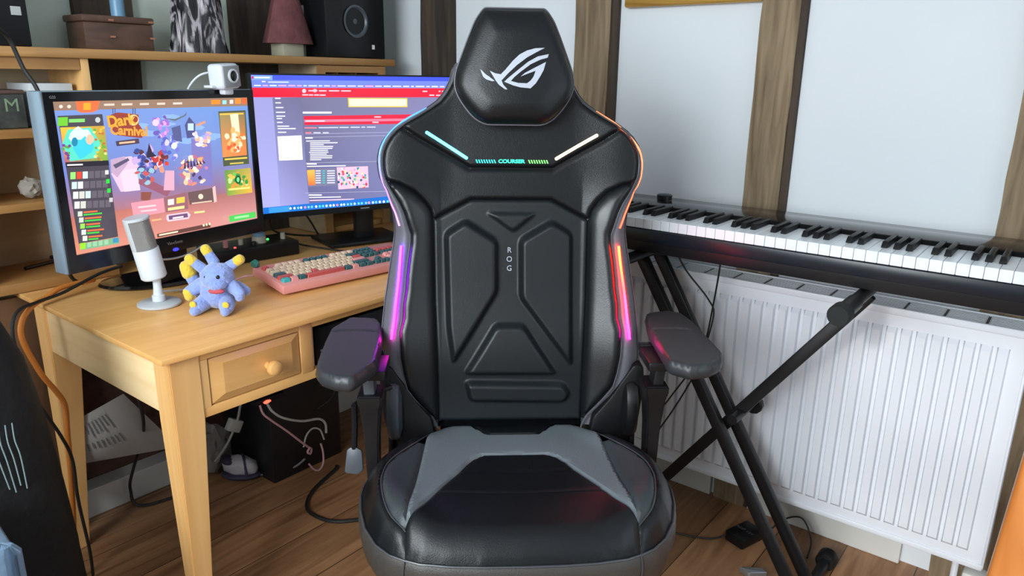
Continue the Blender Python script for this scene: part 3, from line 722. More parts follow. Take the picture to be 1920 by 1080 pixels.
S.poly([(0, .45), (1, .45), (1, .75), (0, .75)], [(110, 130, 200), (120, 140, 200), (150, 110, 130), (175, 115, 120)], raw=True)
S.poly([(0, .75), (1, .75), (1, 1), (0, 1)], [(190, 110, 90), (165, 110, 110), (215, 150, 150), (215, 140, 115)], raw=True)
sl = -.018
for k in range(9): S.ell(560+k*60+random.randint(-20, 20), 230+random.randint(-60, 90), 55, 16, (140, 175, 230), jag=.4)
S.poly([(105, 90), (1215, 70), (1218, 118), (110, 142)], (150, 120, 100)); S.poly([(245, 88), (385, 86), (370, 140), (340, 152), (280, 154), (255, 144)], (235, 110, 60)); S.rect(290, 98, 332, 138, (255, 165, 40), sl)
for x in (160, 207): S.ell(x, 118, 11, 10, (235, 215, 200))
for x, L in ((408, 60), (508, 62), (612, 52), (710, 46), (800, 52)): S.line(x, 103-(x-400)*.015, L, 12, (220, 205, 190), sl)
S.rect(1015, 84, 1065, 108, (255, 140, 40), sl); S.rect(1078, 86, 1100, 108, (150, 220, 255), sl); S.rect(1118, 84, 1138, 106, (230, 220, 210), sl); S.rect(1148, 76, 1180, 106, (255, 140, 50), sl); S.rect(1188, 74, 1212, 106, (240, 100, 50), sl)
S.poly([(140, 172), (398, 162), (490, 850), (268, 892)], (72, 66, 76))
S.rect(142, 180, 200, 230, (110, 200, 50), -.03); S.line(206, 190, 92, 20, (130, 210, 110), -.03); S.ell(372, 195, 15, 16, (190, 200, 200))
S.poly([(156, 238), (412, 228), (432, 425), (186, 445)], [(240, 190, 60), (190, 150, 60), (120, 170, 60), (170, 90, 110)])
S.poly([(200, 250), (330, 238), (390, 330), (370, 410), (215, 430), (170, 330)], (90, 215, 190)); S.ell(275, 300, 62, 62, (210, 240, 250), jag=.4); S.ell(285, 355, 60, 62, (60, 200, 225), jag=.5); S.ell(240, 320, 18, 26, (30, 130, 170)); S.ell(325, 305, 22, 30, (235, 190, 160), jag=.3)
for k in range(26): S.ell(350+random.randint(0, 66), 238+random.randint(0, 190), 9, 8, random.choice([(225, 180, 60), (100, 170, 60), (190, 110, 60), (240, 220, 140)]), 6)
for k in range(10): S.ell(170+random.randint(0, 40), 330+random.randint(0, 100), 10, 9, random.choice([(190, 90, 120), (120, 60, 140), (90, 160, 80)]), 6)
S.poly([(186, 436), (432, 424), (436, 452), (190, 464)], (35, 30, 40)); S.line(196, 447, 90, 9, (225, 225, 225), -.04)
for r_ in range(4):
    for q in range(6):
        x = 215+q*35+r_*8; y = 492+r_*55-q*2; cc = (100, 94, 104)
        if q < 3 and not (q == 2 and r_ in (1, 3)): cc = random.choice([(220, 225, 225), (150, 220, 120), (210, 210, 200), (225, 90, 70) if r_ == 0 and q == 1 else (200, 220, 225)])
        if q == 1 and r_ == 0: cc = (225, 70, 50)
        S.rect(x, y, x+30, y+40, cc, -.06)
for i, (x, y, c) in enumerate(((412, 480, (225, 225, 225)), (418, 530, (50, 210, 70)), (424, 582, (50, 210, 70)), (436, 634, (200, 200, 200)))): S.rect(x, y, x+20, y+24, c, -.06)
for i in range(5):
    y = 712+i*34; S.rect(258+i*7, y, 284+i*7, y+28, ((205, 215, 200), (200, 210, 200), (150, 215, 90), (215, 225, 215), (225, 225, 215))[i], -.08)
    S.line(290+i*7, y, 80+15*(i % 2), 9, (230, 110, 60), -.1); S.line(290+i*7, y+14, 105-12*i, 9, (70, 200, 70), -.1)
S.poly([(268, 892), (490, 852), (494, 886), (276, 926)], (120, 175, 130)); S.rect(272, 888, 302, 922, (150, 225, 30), -.15)
for q in range(4): S.rect(312+q*32, 884-q*5, 334+q*32, 910-q*5, (150, 200, 160), -.15)
S.rect(456, 858, 488, 884, (60, 140, 180), -.1)
# hanging title sign
S.poly([(432, 170), (480, 152), (560, 160), (600, 165), (602, 220), (632, 262), (620, 298), (560, 292), (480, 282), (450, 250), (430, 215)], (150, 60, 50)); S.ell(572, 196, 30, 32, (245, 205, 130)); S.ell(578, 192, 19, 20, (150, 60, 50))
S.poly([(470, 316), (600, 300), (606, 328), (476, 344)], (75, 60, 80)); S.line(490, 322, 90, 10, (240, 190, 150), -.1)
for x in (452, 566): S.rect(x, 128, x+4, 165, (60, 60, 90)); S.rect(x+12, 128, x+16, 165, (60, 60, 90))
# abstract crowd of carnival shapes
def blobs(cx, cy, rx, ry, n, cols, r0, r1):
    for k in range(n):
        a = random.random()*6.28; d = random.random()**.5
        S.ell(cx+math.cos(a)*rx*d, cy+math.sin(a)*ry*d, random.uniform(r0, r1), random.uniform(r0, r1), random.choice(cols), 7, .6, random.random()*3)
S.poly([(480, 410), (560, 400), (620, 480), (590, 590), (500, 600), (445, 500)], (225, 190, 215)); S.poly([(490, 480), (590, 470), (610, 590), (520, 600)], (235, 205, 225)); S.poly([(440, 420), (520, 400), (540, 440), (480, 520), (445, 490)], (190, 160, 190)); S.poly([(455, 450), (540, 410), (548, 424), (470, 470)], (90, 80, 110))
S.poly([(600, 500), (780, 590), (760, 625), (600, 555)], (150, 90, 110)); S.poly([(750, 480), (800, 480), (800, 590), (740, 590)], (220, 170, 190))
blobs(650, 420, 85, 70, 34, [(70, 80, 160), (120, 120, 200), (200, 170, 220), (60, 70, 140), (240, 210, 225), (90, 50, 60)], 10, 26)
blobs(640, 510, 60, 40, 16, [(120, 170, 200), (200, 90, 90), (80, 90, 150), (150, 190, 210)], 8, 20); blobs(720, 430, 45, 50, 14, [(220, 70, 60), (190, 60, 60), (110, 50, 60), (230, 150, 120)], 9, 20)
S.poly([(655, 325), (675, 380), (700, 400), (640, 410)], (50, 40, 60)); S.poly([(610, 600), (670, 600), (660, 650), (610, 645)], (140, 80, 70))
blobs(725, 235, 42, 62, 26, [(190, 130, 220), (150, 110, 200), (230, 160, 215), (110, 90, 180), (235, 200, 235)], 8, 20); blobs(775, 350, 40, 75, 22, [(210, 200, 245), (120, 120, 210), (235, 235, 255), (90, 100, 190)], 8, 18)
S.poly([(735, 185), (800, 190), (850, 170), (868, 150), (862, 172), (800, 202)], (100, 110, 120)); S.poly([(780, 240), (830, 225), (840, 320), (795, 310)], (85, 90, 140))
S.poly([(855, 225), (880, 178), (915, 220), (912, 290), (868, 300)], (80, 80, 130)); S.rect(872, 215, 905, 255, (190, 215, 230)); S.poly([(890, 300), (1000, 330), (1010, 560), (900, 560)], (125, 120, 185)); S.poly([(915, 222), (970, 200), (972, 212), (930, 232)], (215, 150, 120))
blobs(950, 300, 52, 45, 20, [(225, 200, 240), (240, 180, 150), (190, 160, 220), (245, 230, 240)], 8, 17); blobs(905, 480, 78, 85, 48, [(235, 170, 120), (245, 200, 160), (190, 110, 130), (80, 60, 90), (225, 140, 110), (250, 220, 200), (200, 130, 170)], 7, 19)
for k in range(7): S.poly([(845+k*18, 470-k*5), (852+k*16, 410-8*math.sin(k)), (858+k*18, 468-k*5)], (70, 50, 80))
# cards on the right
S.poly([(1040, 148), (1192, 142), (1208, 440), (1066, 455)], (80, 88, 62)); S.poly([(1046, 158), (1186, 152), (1196, 392), (1062, 405)], [(150, 140, 90), (130, 120, 80), (235, 130, 70), (235, 140, 80)]); S.line(1048, 160, 132, 9, (245, 190, 80), -.03)
S.poly([(1105, 165), (1150, 160), (1160, 280), (1120, 280)], (250, 225, 190)); blobs(1130, 310, 50, 62, 34, [(250, 180, 110), (240, 120, 60), (250, 220, 180), (225, 90, 60), (255, 235, 200)], 8, 18); S.line(1072, 412, 124, 9, (240, 200, 90), -.08); S.line(1100, 436, 76, 8, (210, 190, 90), -.08)
S.poly([(1070, 478), (1214, 462), (1222, 598), (1084, 618)], [(90, 150, 70), (190, 170, 80), (235, 180, 70), (120, 170, 70)]); blobs(1140, 535, 58, 42, 20, [(60, 150, 70), (220, 190, 90), (240, 150, 60), (120, 190, 90), (200, 220, 150)], 7, 15); S.ell(1143, 528, 17, 24, (20, 90, 50)); S.ell(1143, 528, 8, 14, (120, 220, 140)); S.line(1090, 578, 118, 10, (240, 235, 130), -.1)
# banner
S.poly([(545, 660), (728, 632), (735, 710), (560, 742)], (225, 150, 165)); S.line(585, 680, 100, 9, (245, 210, 215), -.12); S.line(600, 702, 90, 9, (245, 200, 210), -.12)
S.poly([(728, 630), (858, 598), (866, 690), (742, 712)], (150, 100, 110)); S.rect(752, 640, 786, 672, (250, 240, 220), -.15); S.rect(800, 630, 846, 662, (230, 200, 80), -.15); S.line(752, 686, 92, 16, (250, 220, 150), -.15)
S.poly([(862, 600), (1012, 572), (1018, 650), (874, 668)], (110, 85, 85)); S.ell(935, 622, 14, 15, (225, 215, 190)); S.line(885, 657, 112, 8, (220, 190, 170), -.13); S.poly([(1000, 572), (1016, 562), (1024, 650), (1008, 655)], (235, 190, 190))
S.poly([(745, 724), (862, 706), (878, 722), (868, 745), (752, 762), (742, 745)], (235, 200, 210)); S.poly([(755, 730), (860, 714), (864, 736), (758, 752)], (110, 80, 120)); S.line(778, 738, 60, 9, (245, 225, 225), -.15); S.line(660, 752, 55, 9, (240, 180, 130), -.15); S.line(898, 706, 58, 10, (245, 220, 150), -.12)
S.poly([(1090, 728), (1236, 702), (1238, 734), (1092, 762)], (80, 200, 90)); S.line(1120, 732, 80, 12, (160, 235, 160), -.16)
S.poly([(690, 830), (985, 768), (988, 790), (692, 850)], (100, 65, 60)); S.line(702, 832, 105, 9, (240, 220, 190), -.2)
for q in range(3): S.ell(950+q*16, 780-q*4, 6, 7, (245, 235, 190), 8)
S.bm.transform(M1 @ Matrix.Translation((0, .0015, 0)))
scm = attr_emit('screen_glow', 1.35)
sa = obj('screen', S.bm, scm, MA, world=True, smooth=None)
MT = M1 @ Matrix.Rotation(R(90), 4, 'X')
def scr_text(S, Mx, s, x, y, size, col, parent, e=1.0, sx=1, rot=0, bold=0):
    u, v = S.f(x, y); p = Mx @ Matrix.Translation(((u-.5)*S.w, -.0058 if S.k > 100 else -.0055, (.5-v)*S.h)) @ Matrix.Rotation(R(90), 4, 'X') @ Matrix.Rotation(R(rot), 4, 'Z')
    return text('screen_text', s, size, emat('txt', s2l(col), e), parent, p, ext=.0, sx=sx, world=True, bold=bold)
scr_text(S, M1, 'Dark', 496, 200, .034, (250, 190, 60), sa, rot=3, bold=.0012); scr_text(S, M1, 'Carnival', 543, 258, .030, (250, 180, 70), sa, rot=-6, sx=.95, bold=.0012)
# chin details
def onM(Mx, x, z, y=-.0045): return Mx @ Matrix.Translation((x, y, z)) @ Matrix.Rotation(R(90), 4, 'X')
text('brand_lettering', 'ViewSonic', .011, silver, bez, onM(M1, -.013, D_+.022, -.0048), world=True)
text('corner_mark', 'G22', .008, silver, bez, onM(M1, L_+.02, T_-.011, -.0048), world=True)
blue = emat('led_blue', s2l((40, 40, 255)), 4)
bm = LT([(0, 0), (.009, 0), (.008, .002), (0, .0025)], 16, onM(M1, -.013, D_+.004, -.0035) @ Matrix.Diagonal((1, .5, 1, 1))); obj('power_light', bm, blue, bez, world=True)
pts = [M1 @ Vector((x, -.004, D_-.002-.016*(1-((x+.013)/.08)**2))) for x in np.linspace(-.093, .067, 9)]
obj('chin_trim', T(pts, .003, n=8, sm=2), silver, bez, world=True)
# stand
bm = B(.885, .985, 1.865, 1.90, .765, .98, bev=.012, mtx=rz(R(10), (.93, 1.88, 0))); obj('stand_neck', bm, satin, MA, world=True)
bm = LT([(0, .7515), (.150, .7515), (.156, .756), (.150, .762), (.12, .766), (.05, .774), (0, .776)], 40, Matrix.Translation((.945, 1.955, 0)) @ Matrix.Rotation(R(-15), 4, 'Z') @ Matrix.Diagonal((1, .62, 1, 1)))
obj('stand_base', bm, gloss, MA, world=True)

# --- large monitor with the web page
c2 = Vector((1.596, 1.83, 1.094)); M2 = scr_mtx(c2, R(-17.1), R(2.3)); W2, H2 = .708, .399
MB_ = thing('computer_monitor', 'wide thin black monitor showing a red and grey web page behind the keyboard', 'monitor', (1.62, 1.98, .751))
bm = BM(); e = .009
for a in ((-W2/2-e, W2/2+e, -.003, .02, H2/2, H2/2+.005), (-W2/2-e, W2/2+e, -.003, .02, -H2/2-.018, -H2/2), (-W2/2-e, -W2/2, -.003, .02, -H2/2, H2/2), (W2/2, W2/2+e, -.003, .02, -H2/2, H2/2)): box(bm, *a)
bm.transform(M2); bez2 = obj('bezel', bm, satin, MB_, world=True, smooth=False)
bm = B(-W2/2-e, W2/2+e, .0045, .026, -H2/2-.018, H2/2+.005, bev=.004); box(bm, -.2, .2, .026, .055, -.13, .12, bev=.01); bm.transform(M2); obj('casing', bm, satin, MB_, world=True)
P_ = Screen(W2, H2, [(40, 70), (1475, 92), (1494, 887), (125, 1010)])
P_.poly([(0, 0), (1, 0), (1, 1), (0, 1)], [(150, 150, 205), (135, 140, 200), (150, 160, 215), (170, 170, 230)], raw=True)
P_.poly([(375, 222), (1478, 205), (1490, 890), (440, 960)], [(110, 108, 140), (130, 130, 175), (135, 140, 190), (100, 100, 145)])
P_.poly([(190, 225), (378, 222), (440, 960), (245, 980)], [(112, 112, 150), (105, 105, 140), (140, 140, 195), (160, 160, 220)])
P_.poly([(40, 70), (1475, 92), (1475, 118), (42, 105)], (60, 80, 225)); P_.poly([(42, 72), (190, 75), (190, 106), (44, 105)], (120, 160, 240)); P_.rect(48, 80, 62, 98, (200, 30, 120)); P_.line(68, 84, 105, 9, (230, 240, 255), .01)
P_.poly([(42, 105), (1475, 118), (1476, 158), (48, 158)], (110, 130, 225)); P_.line(160, 116, 140, 7, (210, 225, 255), .01); P_.line(118, 112, 24, 8, (230, 235, 255), .01)
x = 65
while x < 1360: L = random.randint(18, 60); P_.line(x, 138+x*.008, L, 8, random.choice([(235, 235, 255), (225, 215, 255), (255, 170, 220)]), .008); x += L+12
P_.poly([(48, 157), (1476, 165), (1478, 225), (58, 222)], (232, 12, 50)); P_.ell(403, 180, 14, 14, (255, 200, 210)); P_.ell(475, 178, 14, 12, (255, 170, 190))
for x, L, y in ((432, 60, 174), (502, 52, 175), (570, 70, 175), (652, 66, 176), (390, 40, 202), (434, 30, 203), (470, 34, 203), (508, 40, 204), (1200, 32, 180), (1308, 12, 180), (1330, 12, 180), (1245, 34, 206), (1290, 34, 207)): P_.line(x, y, L, 9, (255, 190, 205), .005)
for i, (y, L) in enumerate(((226, 38), (256, 38), (288, 52), (320, 62), (346, 60), (362, 36), (388, 38), (414, 80), (430, 122), (455, 56))): P_.line(206+i*2.2, y, L, 8, (225, 228, 245), 0)
P_.poly([(222, 487), (384, 480), (393, 644), (234, 650)], (252, 253, 255)); P_.poly([(697, 227), (1098, 230), (1098, 291), (701, 290)], (255, 190, 60)); P_.poly([(704, 233), (1092, 236), (1092, 284), (708, 284)], (255, 248, 200))
P_.line(393, 320, 195, 13, (235, 235, 250), 0)
P_.poly([(400, 350), (1200, 338), (1200, 366), (402, 374)], (222, 22, 60)); P_.poly([(402, 374), (1200, 366), (1200, 382), (404, 392)], (240, 120, 150)); P_.poly([(404, 392), (1190, 382), (1190, 402), (405, 410)], (222, 22, 60)); P_.line(875, 352, 45, 9, (255, 190, 200), 0); P_.line(862, 388, 42, 9, (255, 190, 200), 0); P_.line(412, 380, 130, 7, (255, 220, 230), 0)
for x, L in ((405, 82), (500, 70), (570, 62), (640, 62), (715, 62), (788, 25), (825, 58)): P_.line(x, 425-(x-405)*.01, L, 8, (240, 130, 150) if x < 420 else (200, 205, 235), 0)
for x, L in ((410, 42), (465, 48), (528, 40)): P_.line(x, 458, L, 9, (240, 130, 150) if x < 420 else (200, 205, 235), 0)
for y in (470, 492, 665, 868): P_.line(410, y, 1000, 2, (190, 190, 220), -.02)
P_.line(410, 493, 50, 9, (240, 240, 255), 0)
for i in range(11): P_.line(415+(15 if i else 0)+(5 if i == 6 else 12)*(i > 0), 515+i*12.6, (160, 185, 92, 155, 150, 120, 130, 112, 150, 148, 75)[i], 7, (228, 230, 245), -.01)
P_.line(418, 668, 68, 9, (240, 240, 255), 0); P_.line(420, 686, 262, 7, (228, 230, 245), -.02); P_.line(432, 878, 88, 9, (240, 240, 255), 0); P_.line(435, 896, 215, 7, (228, 230, 245), -.02); P_.line(438, 916, 300, 7, (235, 200, 235), -.03)
P_.poly([(420, 712), (612, 700), (618, 815), (430, 828)], (120, 120, 150)); P_.poly([(420, 715), (472, 712), (478, 815), (430, 818)], [(250, 190, 80), (250, 190, 90), (235, 120, 60), (235, 110, 60)])
for i in range(6):
    for x, L in ((478, 35), (524, 18), (556, 52)): P_.line(x, 716+i*16, L, 8, (215, 215, 235) if x != 524 else (60, 190, 190), -.02)
P_.poly([(620, 695), (830, 688), (836, 830), (632, 845)], (240, 190, 215))
for k in range(70):
    P_.ell(630+random.random()*195, 700+random.random()*130, 8, 9, random.choice([(250, 240, 250), (40, 90, 110), (220, 60, 90), (90, 190, 130), (240, 160, 200), (60, 150, 180), (250, 220, 150)]), 7, .5)
P_.poly([(122, 968), (1492, 842), (1494, 887), (125, 1010)], (25, 110, 205)); P_.poly([(160, 968), (300, 955), (302, 990), (162, 1003)], (60, 150, 225))
for k in range(29): P_.ell(310+k*24+random.randint(-3, 3), 972-k*1.75, 8, 9, random.choice([(200, 235, 255), (90, 220, 245), (230, 245, 255), (240, 150, 190) if k % 9 == 4 else (120, 210, 250)]), 7)
P_.bm.transform(M2 @ Matrix.Translation((0, .0025, 0)))
obj('screen', P_.bm, scm, MB_, world=True, smooth=None)
bm = BM(); box(bm, -.045, -.015, -.0036, -.003, -H2/2-.011, -H2/2-.008); bm.transform(M2); obj('brand_lettering', bm, silver, bez2, world=True, smooth=False)
obj('stand_neck', B(1.60, 1.665, 1.905, 1.935, .765, 1.0, bev=.006, mtx=rz(R(-17), (1.63, 1.92, 0))), satin, MB_, world=True)
obj('stand_base', B(1.50, 1.77, 1.86, 2.05, .7515, .766, bev=.006, mtx=rz(R(-17), (1.63, 1.95, 0))), satin, MB_, world=True)

# ------------------------------------------------------------------ webcam
WC = thing('webcam', 'white and grey webcam clipped on top of the left monitor', 'webcam', (1.105, 1.825, 1.26))
mw = Matrix.Translation((1.104, 1.82, 1.289)) @ Matrix.Rotation(R(16), 4, 'Z') @ Matrix.Rotation(R(-4), 4, 'Y') @ Matrix.Diagonal((1.1, 1.1, 1.1, 1))
bm = B(-.031, .031, -.022, .024, -.029, .029, bev=.010, seg=4); bm.transform(mw); obj('body', bm, whitepl, WC, world=True)
bm = B(-.026, .026, -.024, -.020, -.024, .024, bev=.0015); bm.transform(mw); obj('face_plate', bm, mat('webcam_face', (.26, .28, .29), .5), WC, world=True)
bm = LT([(0, 0), (.016, 0), (.016, .003), (.0125, .004), (.012, .001)], 28, mw @ Matrix.Translation((.002, -.024, .001)) @ Matrix.Rotation(R(90), 4, 'X')); obj('lens_ring', bm, whitepl, WC, world=True)
bm = LT([(0, .0028), (.008, .0026), (.0125, .001), (.0125, 0)], 28, mw @ Matrix.Translation((.002, -.0243, .001)) @ Matrix.Rotation(R(90), 4, 'X')); obj('lens', bm, gloss, WC, world=True)
obj('mount', B(1.090, 1.120, 1.808, 1.83, 1.243, 1.263, bev=.004, mtx=rz(R(10), (1.11, 1.82, 0))), whitepl, WC, world=True)
obj('mount_arm', B(1.060, 1.115, 1.818, 1.85, 1.2595, 1.2665, bev=.002, mtx=rz(R(10), (1.11, 1.82, 0))), whitepl, WC, world=True)
obj('cable', T([(1.09, 1.845, 1.30), (1.062, 1.86, 1.292), (1.045, 1.88, 1.27), (1.04, 1.90, 1.24), (1.04, 1.91, 1.18)], .0028), whitepl, WC, world=True)

# ------------------------------------------------------------------ microphone
MC = thing('desk_microphone', 'pale grey tilted capsule microphone on a round foot', 'microphone', (.826, 1.737, .7505))
obj('foot', LT([(0, .7505), (.047, .7505), (.050, .753), (.050, .757), (.046, .760), (0, .762)], 40, Matrix.Translation((.826, 1.737, 0))), micgrey, MC, world=True)
obj('stem', LT([(0, .762), (.015, .762), (.015, .776), (.0115, .778), (.0095, .80), (.0095, .822), (0, .822)], 24, Matrix.Translation((.826, 1.737, 0))), whitepl, MC, world=True)
bt = Vector((.822, 1.738, .820)); ax = (Vector((.797, 1.742, .972))-bt).normalized(); Lm = .153
mm = align(bt, ax)
obj('body', LT([(0, 0), (.026, 0), (.0295, .004), (.0295, .074), (.0285, .0755), (0, .0756)], 40, mm), whitepl, MC, world=True)
obj('grille', LT([(0, .0756), (.0272, .0756), (.0272, Lm-.006), (0, Lm-.006)], 40, mm), mesh_m, MC, world=True)
bm = BM(); 
cen = mm @ Vector((0, 0, .1)); 
view = (Vector((0, 0, 1.3))-cen); loc_v = mm.to_3x3().inverted() @ view; a0 = math.atan2(loc_v.y, loc_v.x)
def arc(a1, a2, z0, z1, r):
    n = 16; v = []
    for k in range(n+1):
        a = a1+(a2-a1)*k/n; v.append([bm.verts.new(mm @ Vector((rr*math.cos(a), rr*math.sin(a), z))) for rr, z in ((r, z0), (r, z1), (r-.003, z1), (r-.003, z0))])
    for p, q in zip(v, v[1:]):
        for i in range(4): bm.faces.new((p[i], p[(i+1) % 4], q[(i+1) % 4], q[i]))
    bm.faces.new(v[0]); bm.faces.new(v[-1])
arc(a0-R(195), a0-R(42), .0756, Lm-.004, .0295)
obj('shell', bm, micgrey, MC, world=True)
obj('cap', LT([(0, Lm-.006), (.0295, Lm-.006), (.0295, Lm-.002), (.027, Lm), (0, Lm)], 40, mm), micgrey, MC, world=True)
obj('cable', T([(.835, 1.775, .775), (.86, 1.80, .765), (.92, 1.80, .757), (.99, 1.79, .756), (1.03, 1.84, .80), (1.02, 1.87, .86)], .003), wcable_m, MC, world=True)

# ------------------------------------------------------------------ plush toy (plain generic animal)
PL = thing('plush_toy', 'blue stuffed plush toy with yellow tips beside the microphone', 'plush toy', (.90, 1.58, .7505))
blue_p = mat('blue_plush', (.25, .34, .68), .9, bump=.5, bscale=180, sheen=.6, var=.12, vscale=60); yel_p = mat('yellow_plush', (.75, .52, .04), .9, bump=.5, bscale=180, sheen=.5); red_p = mat('red_felt', (.5, .08, .10), .9)
whitefelt = mat('white_felt', (.75, .75, .78), .9)
def blob(cx, cy, cz, rx, ry, rzz, rot=(0, 0, 0), jag=.06, sub=3):
    bm = BM(); bmesh.ops.create_icosphere(bm, subdivisions=sub, radius=1)
    for v in bm.verts:
        n = v.co.normalized(); k = 1+jag*(math.sin(7*n.x+3)*math.sin(6*n.y+1)*math.sin(8*n.z)); v.co = n*k
    bm.transform(Matrix.Translation((cx, cy, cz)) @ Matrix.Rotation(rot[2], 4, 'Z') @ Matrix.Rotation(rot[1], 4, 'Y') @ Matrix.Rotation(rot[0], 4, 'X') @ Matrix.Diagonal((rx, ry, rzz, 1)))
    return bm
fx = Vector((.616, -.788, 0)); fy = Vector((-.788, -.616, 0))   # right and towards the viewer
def pl(r, f, z): v = Vector((.905, 1.60, .7505))+fx*r+fy*f; return (v.x, v.y, .7505+z)
def limb(name, a, b, ra, rb, m, parent=PL):
    bm = BM(); a, b = Vector(a), Vector(b); q = (b-a); L = q.length
    prof = [(0, -ra*.9)]+[(ra*math.sin(t), -ra*.9*math.cos(t)) for t in (.5, 1.0, 1.4)]+[(ra+(rb-ra)*t, L*t) for t in (.05, .35, .7, 1)]+[(rb*math.cos(t), L+rb*.9*math.sin(t)) for t in (.5, 1.0)]+[(0, L+rb*.9)]
    return obj(name, lathe(bm, prof, 18, align(a, q)), m, parent, world=True)
obj('body', blob(*pl(0, 0, .052), .044, .040, .050), blue_p, PL, world=True)
hdp = obj('head', blob(*pl(.008, .018, .085), .040, .036, .034, jag=.1), blue_p, PL, world=True)
obj('muzzle', blob(*pl(.018, .046, .072), .022, .018, .013), blue_p, hdp, world=True); obj('mouth', blob(*pl(.018, .056, .0605), .019, .009, .0065, rot=(0, 0, R(-52))), red_p, hdp, world=True)
for s in (-1, 1): obj('eye', blob(*pl(.008+s*.014, .049, .092), .005, .004, .005, jag=0), gloss, hdp, world=True)
for a, b in (((-.028, 0, .095), (-.052, .005, .118)), ((-.008, -.01, .112), (-.022, -.012, .136)), ((.030, 0, .105), (.050, 0, .118))):
    ear = limb('ear', pl(*a), pl(*b), .013, .011, blue_p, hdp); q = Vector(pl(*b)); d = (q-Vector(pl(*a))).normalized()
    limb('ear_tip', q, q+d*.010, .0120, .0120, yel_p, ear)
for s, r0 in ((-1, -.040), (1, .042)):
    am = limb('arm', pl(r0*.8, .015, .065), pl(r0*1.45, .030, .050), .017, .013, blue_p)
    q = Vector(pl(r0*1.45, .030, .050)); limb('paw', q, q+Vector((0, 0, -.012)), .0135, .011, yel_p if s < 0 else blue_p, am)
    lgp = limb('leg', pl(s*.026, .018, .024), pl(s*.034, .046, .018), .020, .017, blue_p)
    obj('spot', blob(*pl(s*.038, .0605, .028), .008, .004, .008, rot=(0, 0, R(-52)), jag=0), yel_p, lgp, world=True)
    limb('foot', pl(s*.034, .048, .014), pl(s*.036, .062, .012), .014, .011, blue_p, lgp)
tl = limb('tail', pl(-.045, -.012, .03), pl(-.070, -.010, .085), .015, .014, blue_p); q = Vector(pl(-.070, -.010, .085)); limb('tail_tip', q, Vector(pl(-.074, -.008, .102)), .0175, .0165, yel_p, tl)
limb('back_fin', pl(.040, -.01, .05), pl(.066, 0, .045), .018, .012, blue_p)

# ------------------------------------------------------------------ keyboard
KB = thing('computer_keyboard', 'pink computer keyboard with cream, green and red keycaps', 'keyboard', (1.062, 1.568, .7505), R(-5))
pinkc = mat('pink_case', (.72, .29, .26), .4); cream = mat('cream_keycap', (.72, .56, .40), .5); gk = mat('green_keycap', (.03, .11, .115), .45); tk = mat('teal_keycap', (.05, .42, .42), .45); rk = mat('red_keycap', (.55, .09, .08), .45); pk = mat('pink_keycap', (.75, .33, .31), .5)
tl_ = R(8.0); KM = Matrix.Rotation(tl_, 4, 'X'); KW, KD = .455, .158
bm = B(0, KW, 0, KD, .001, .024, bev=.003); bm.transform(Matrix.Translation((0, 0, .004)) @ KM); 
obj('case', bm, pinkc, KB)
for x in (.03, KW-.05): obj('foot', B(x, x+.02, KD-.03, KD-.02, .0, .022, bev=.001), pinkc, KB)
u_ = .01905
def key(x, y, wu, m, hu=1):
    bm = BM(); W = wu*u_-.0012; D = hu*u_-.0012; x0 = .012+x*u_; y0 = KD-.020-(y+hu)*u_
    vs = [(x0, y0, .020), (x0+W, y0, .020), (x0+W, y0+D, .020), (x0, y0+D, .020), (x0+.0022, y0+.0018, .033), (x0+W-.0022, y0+.0018, .033), (x0+W-.0022, y0+D-.0032, .033), (x0+.0022, y0+D-.0032, .033)]
    v = [bm.verts.new(p) for p in vs]
    for f in ((0, 1, 5, 4), (1, 2, 6, 5), (2, 3, 7, 6), (3, 0, 4, 7), (4, 5, 6, 7), (3, 2, 1, 0)): bm.faces.new([v[i] for i in f])
    bmesh.ops.bevel(bm, geom=[e for e in bm.edges], offset=.0010, segments=1, affect='EDGES'); bm.transform(Matrix.Translation((0, 0, .004)) @ KM); obj('keycap', bm, m, KB)
rowz = [0, 1.15, 2.15, 3.15, 4.15, 5.15]
key(0, rowz[0], 1, rk)
for g, m in ((2, cream), (6.5, gk), (11, cream)):
    for k in range(4): key(g+k, rowz[0], 1, m)
for k in range(13): key(k, rowz[1], 1, cream)
key(13, rowz[1], 2, gk)
key(0, rowz[2], 1.5, cream); [key(1.5+k, rowz[2], 1, cream) for k in range(12)]; key(13.5, rowz[2], 1.5, rk)
key(0, rowz[3], 1.75, gk); [key(1.75+k, rowz[3], 1, rk if k == 0 and False else cream) for k in range(11)]; key(12.75, rowz[3], 2.25, pk)
key(0, rowz[4], 2.25, rk); [key(2.25+k, rowz[4], 1, rk if k in (3, ) else cream) for k in range(10)]; key(12.25, rowz[4], 2.75, gk)
for x, w_, m in ((0, 1.25, tk), (1.25, 1.25, pk), (2.5, 1.25, gk), (3.75, 6.25, rk), (10, 1.25, gk), (11.25, 1.25, pk), (12.5, 1.25, gk), (13.75, 1.25, gk)): key(x, rowz[5], w_, m)
for k in range(3): key(15.25+k, rowz[0], 1, gk); key(15.25+k, rowz[1], 1, gk); key(15.25+k, rowz[2], 1, gk); key(15.25+k, rowz[5], 1, gk)
key(16.25, rowz[4], 1, gk)
for k in range(4): key(18.5+k, rowz[1], 1, rk) if k < 4 else None
for r_ in (2, 3, 4): [key(18.5+k, rowz[r_], 1, pk if r_ > 2 else gk) for k in range(3)]
key(18.5, rowz[5], 2, gk); key(20.5, rowz[5], 1, gk); key(21.5, rowz[2], 1, rk, 2); key(21.5, rowz[4], 1, gk, 2)
sp = Matrix.Translation((0, 0, .004)) @ KM @ Matrix.Translation((.14+.008+.0, KD-.010-5.15*u_-u_*.5, .0334))
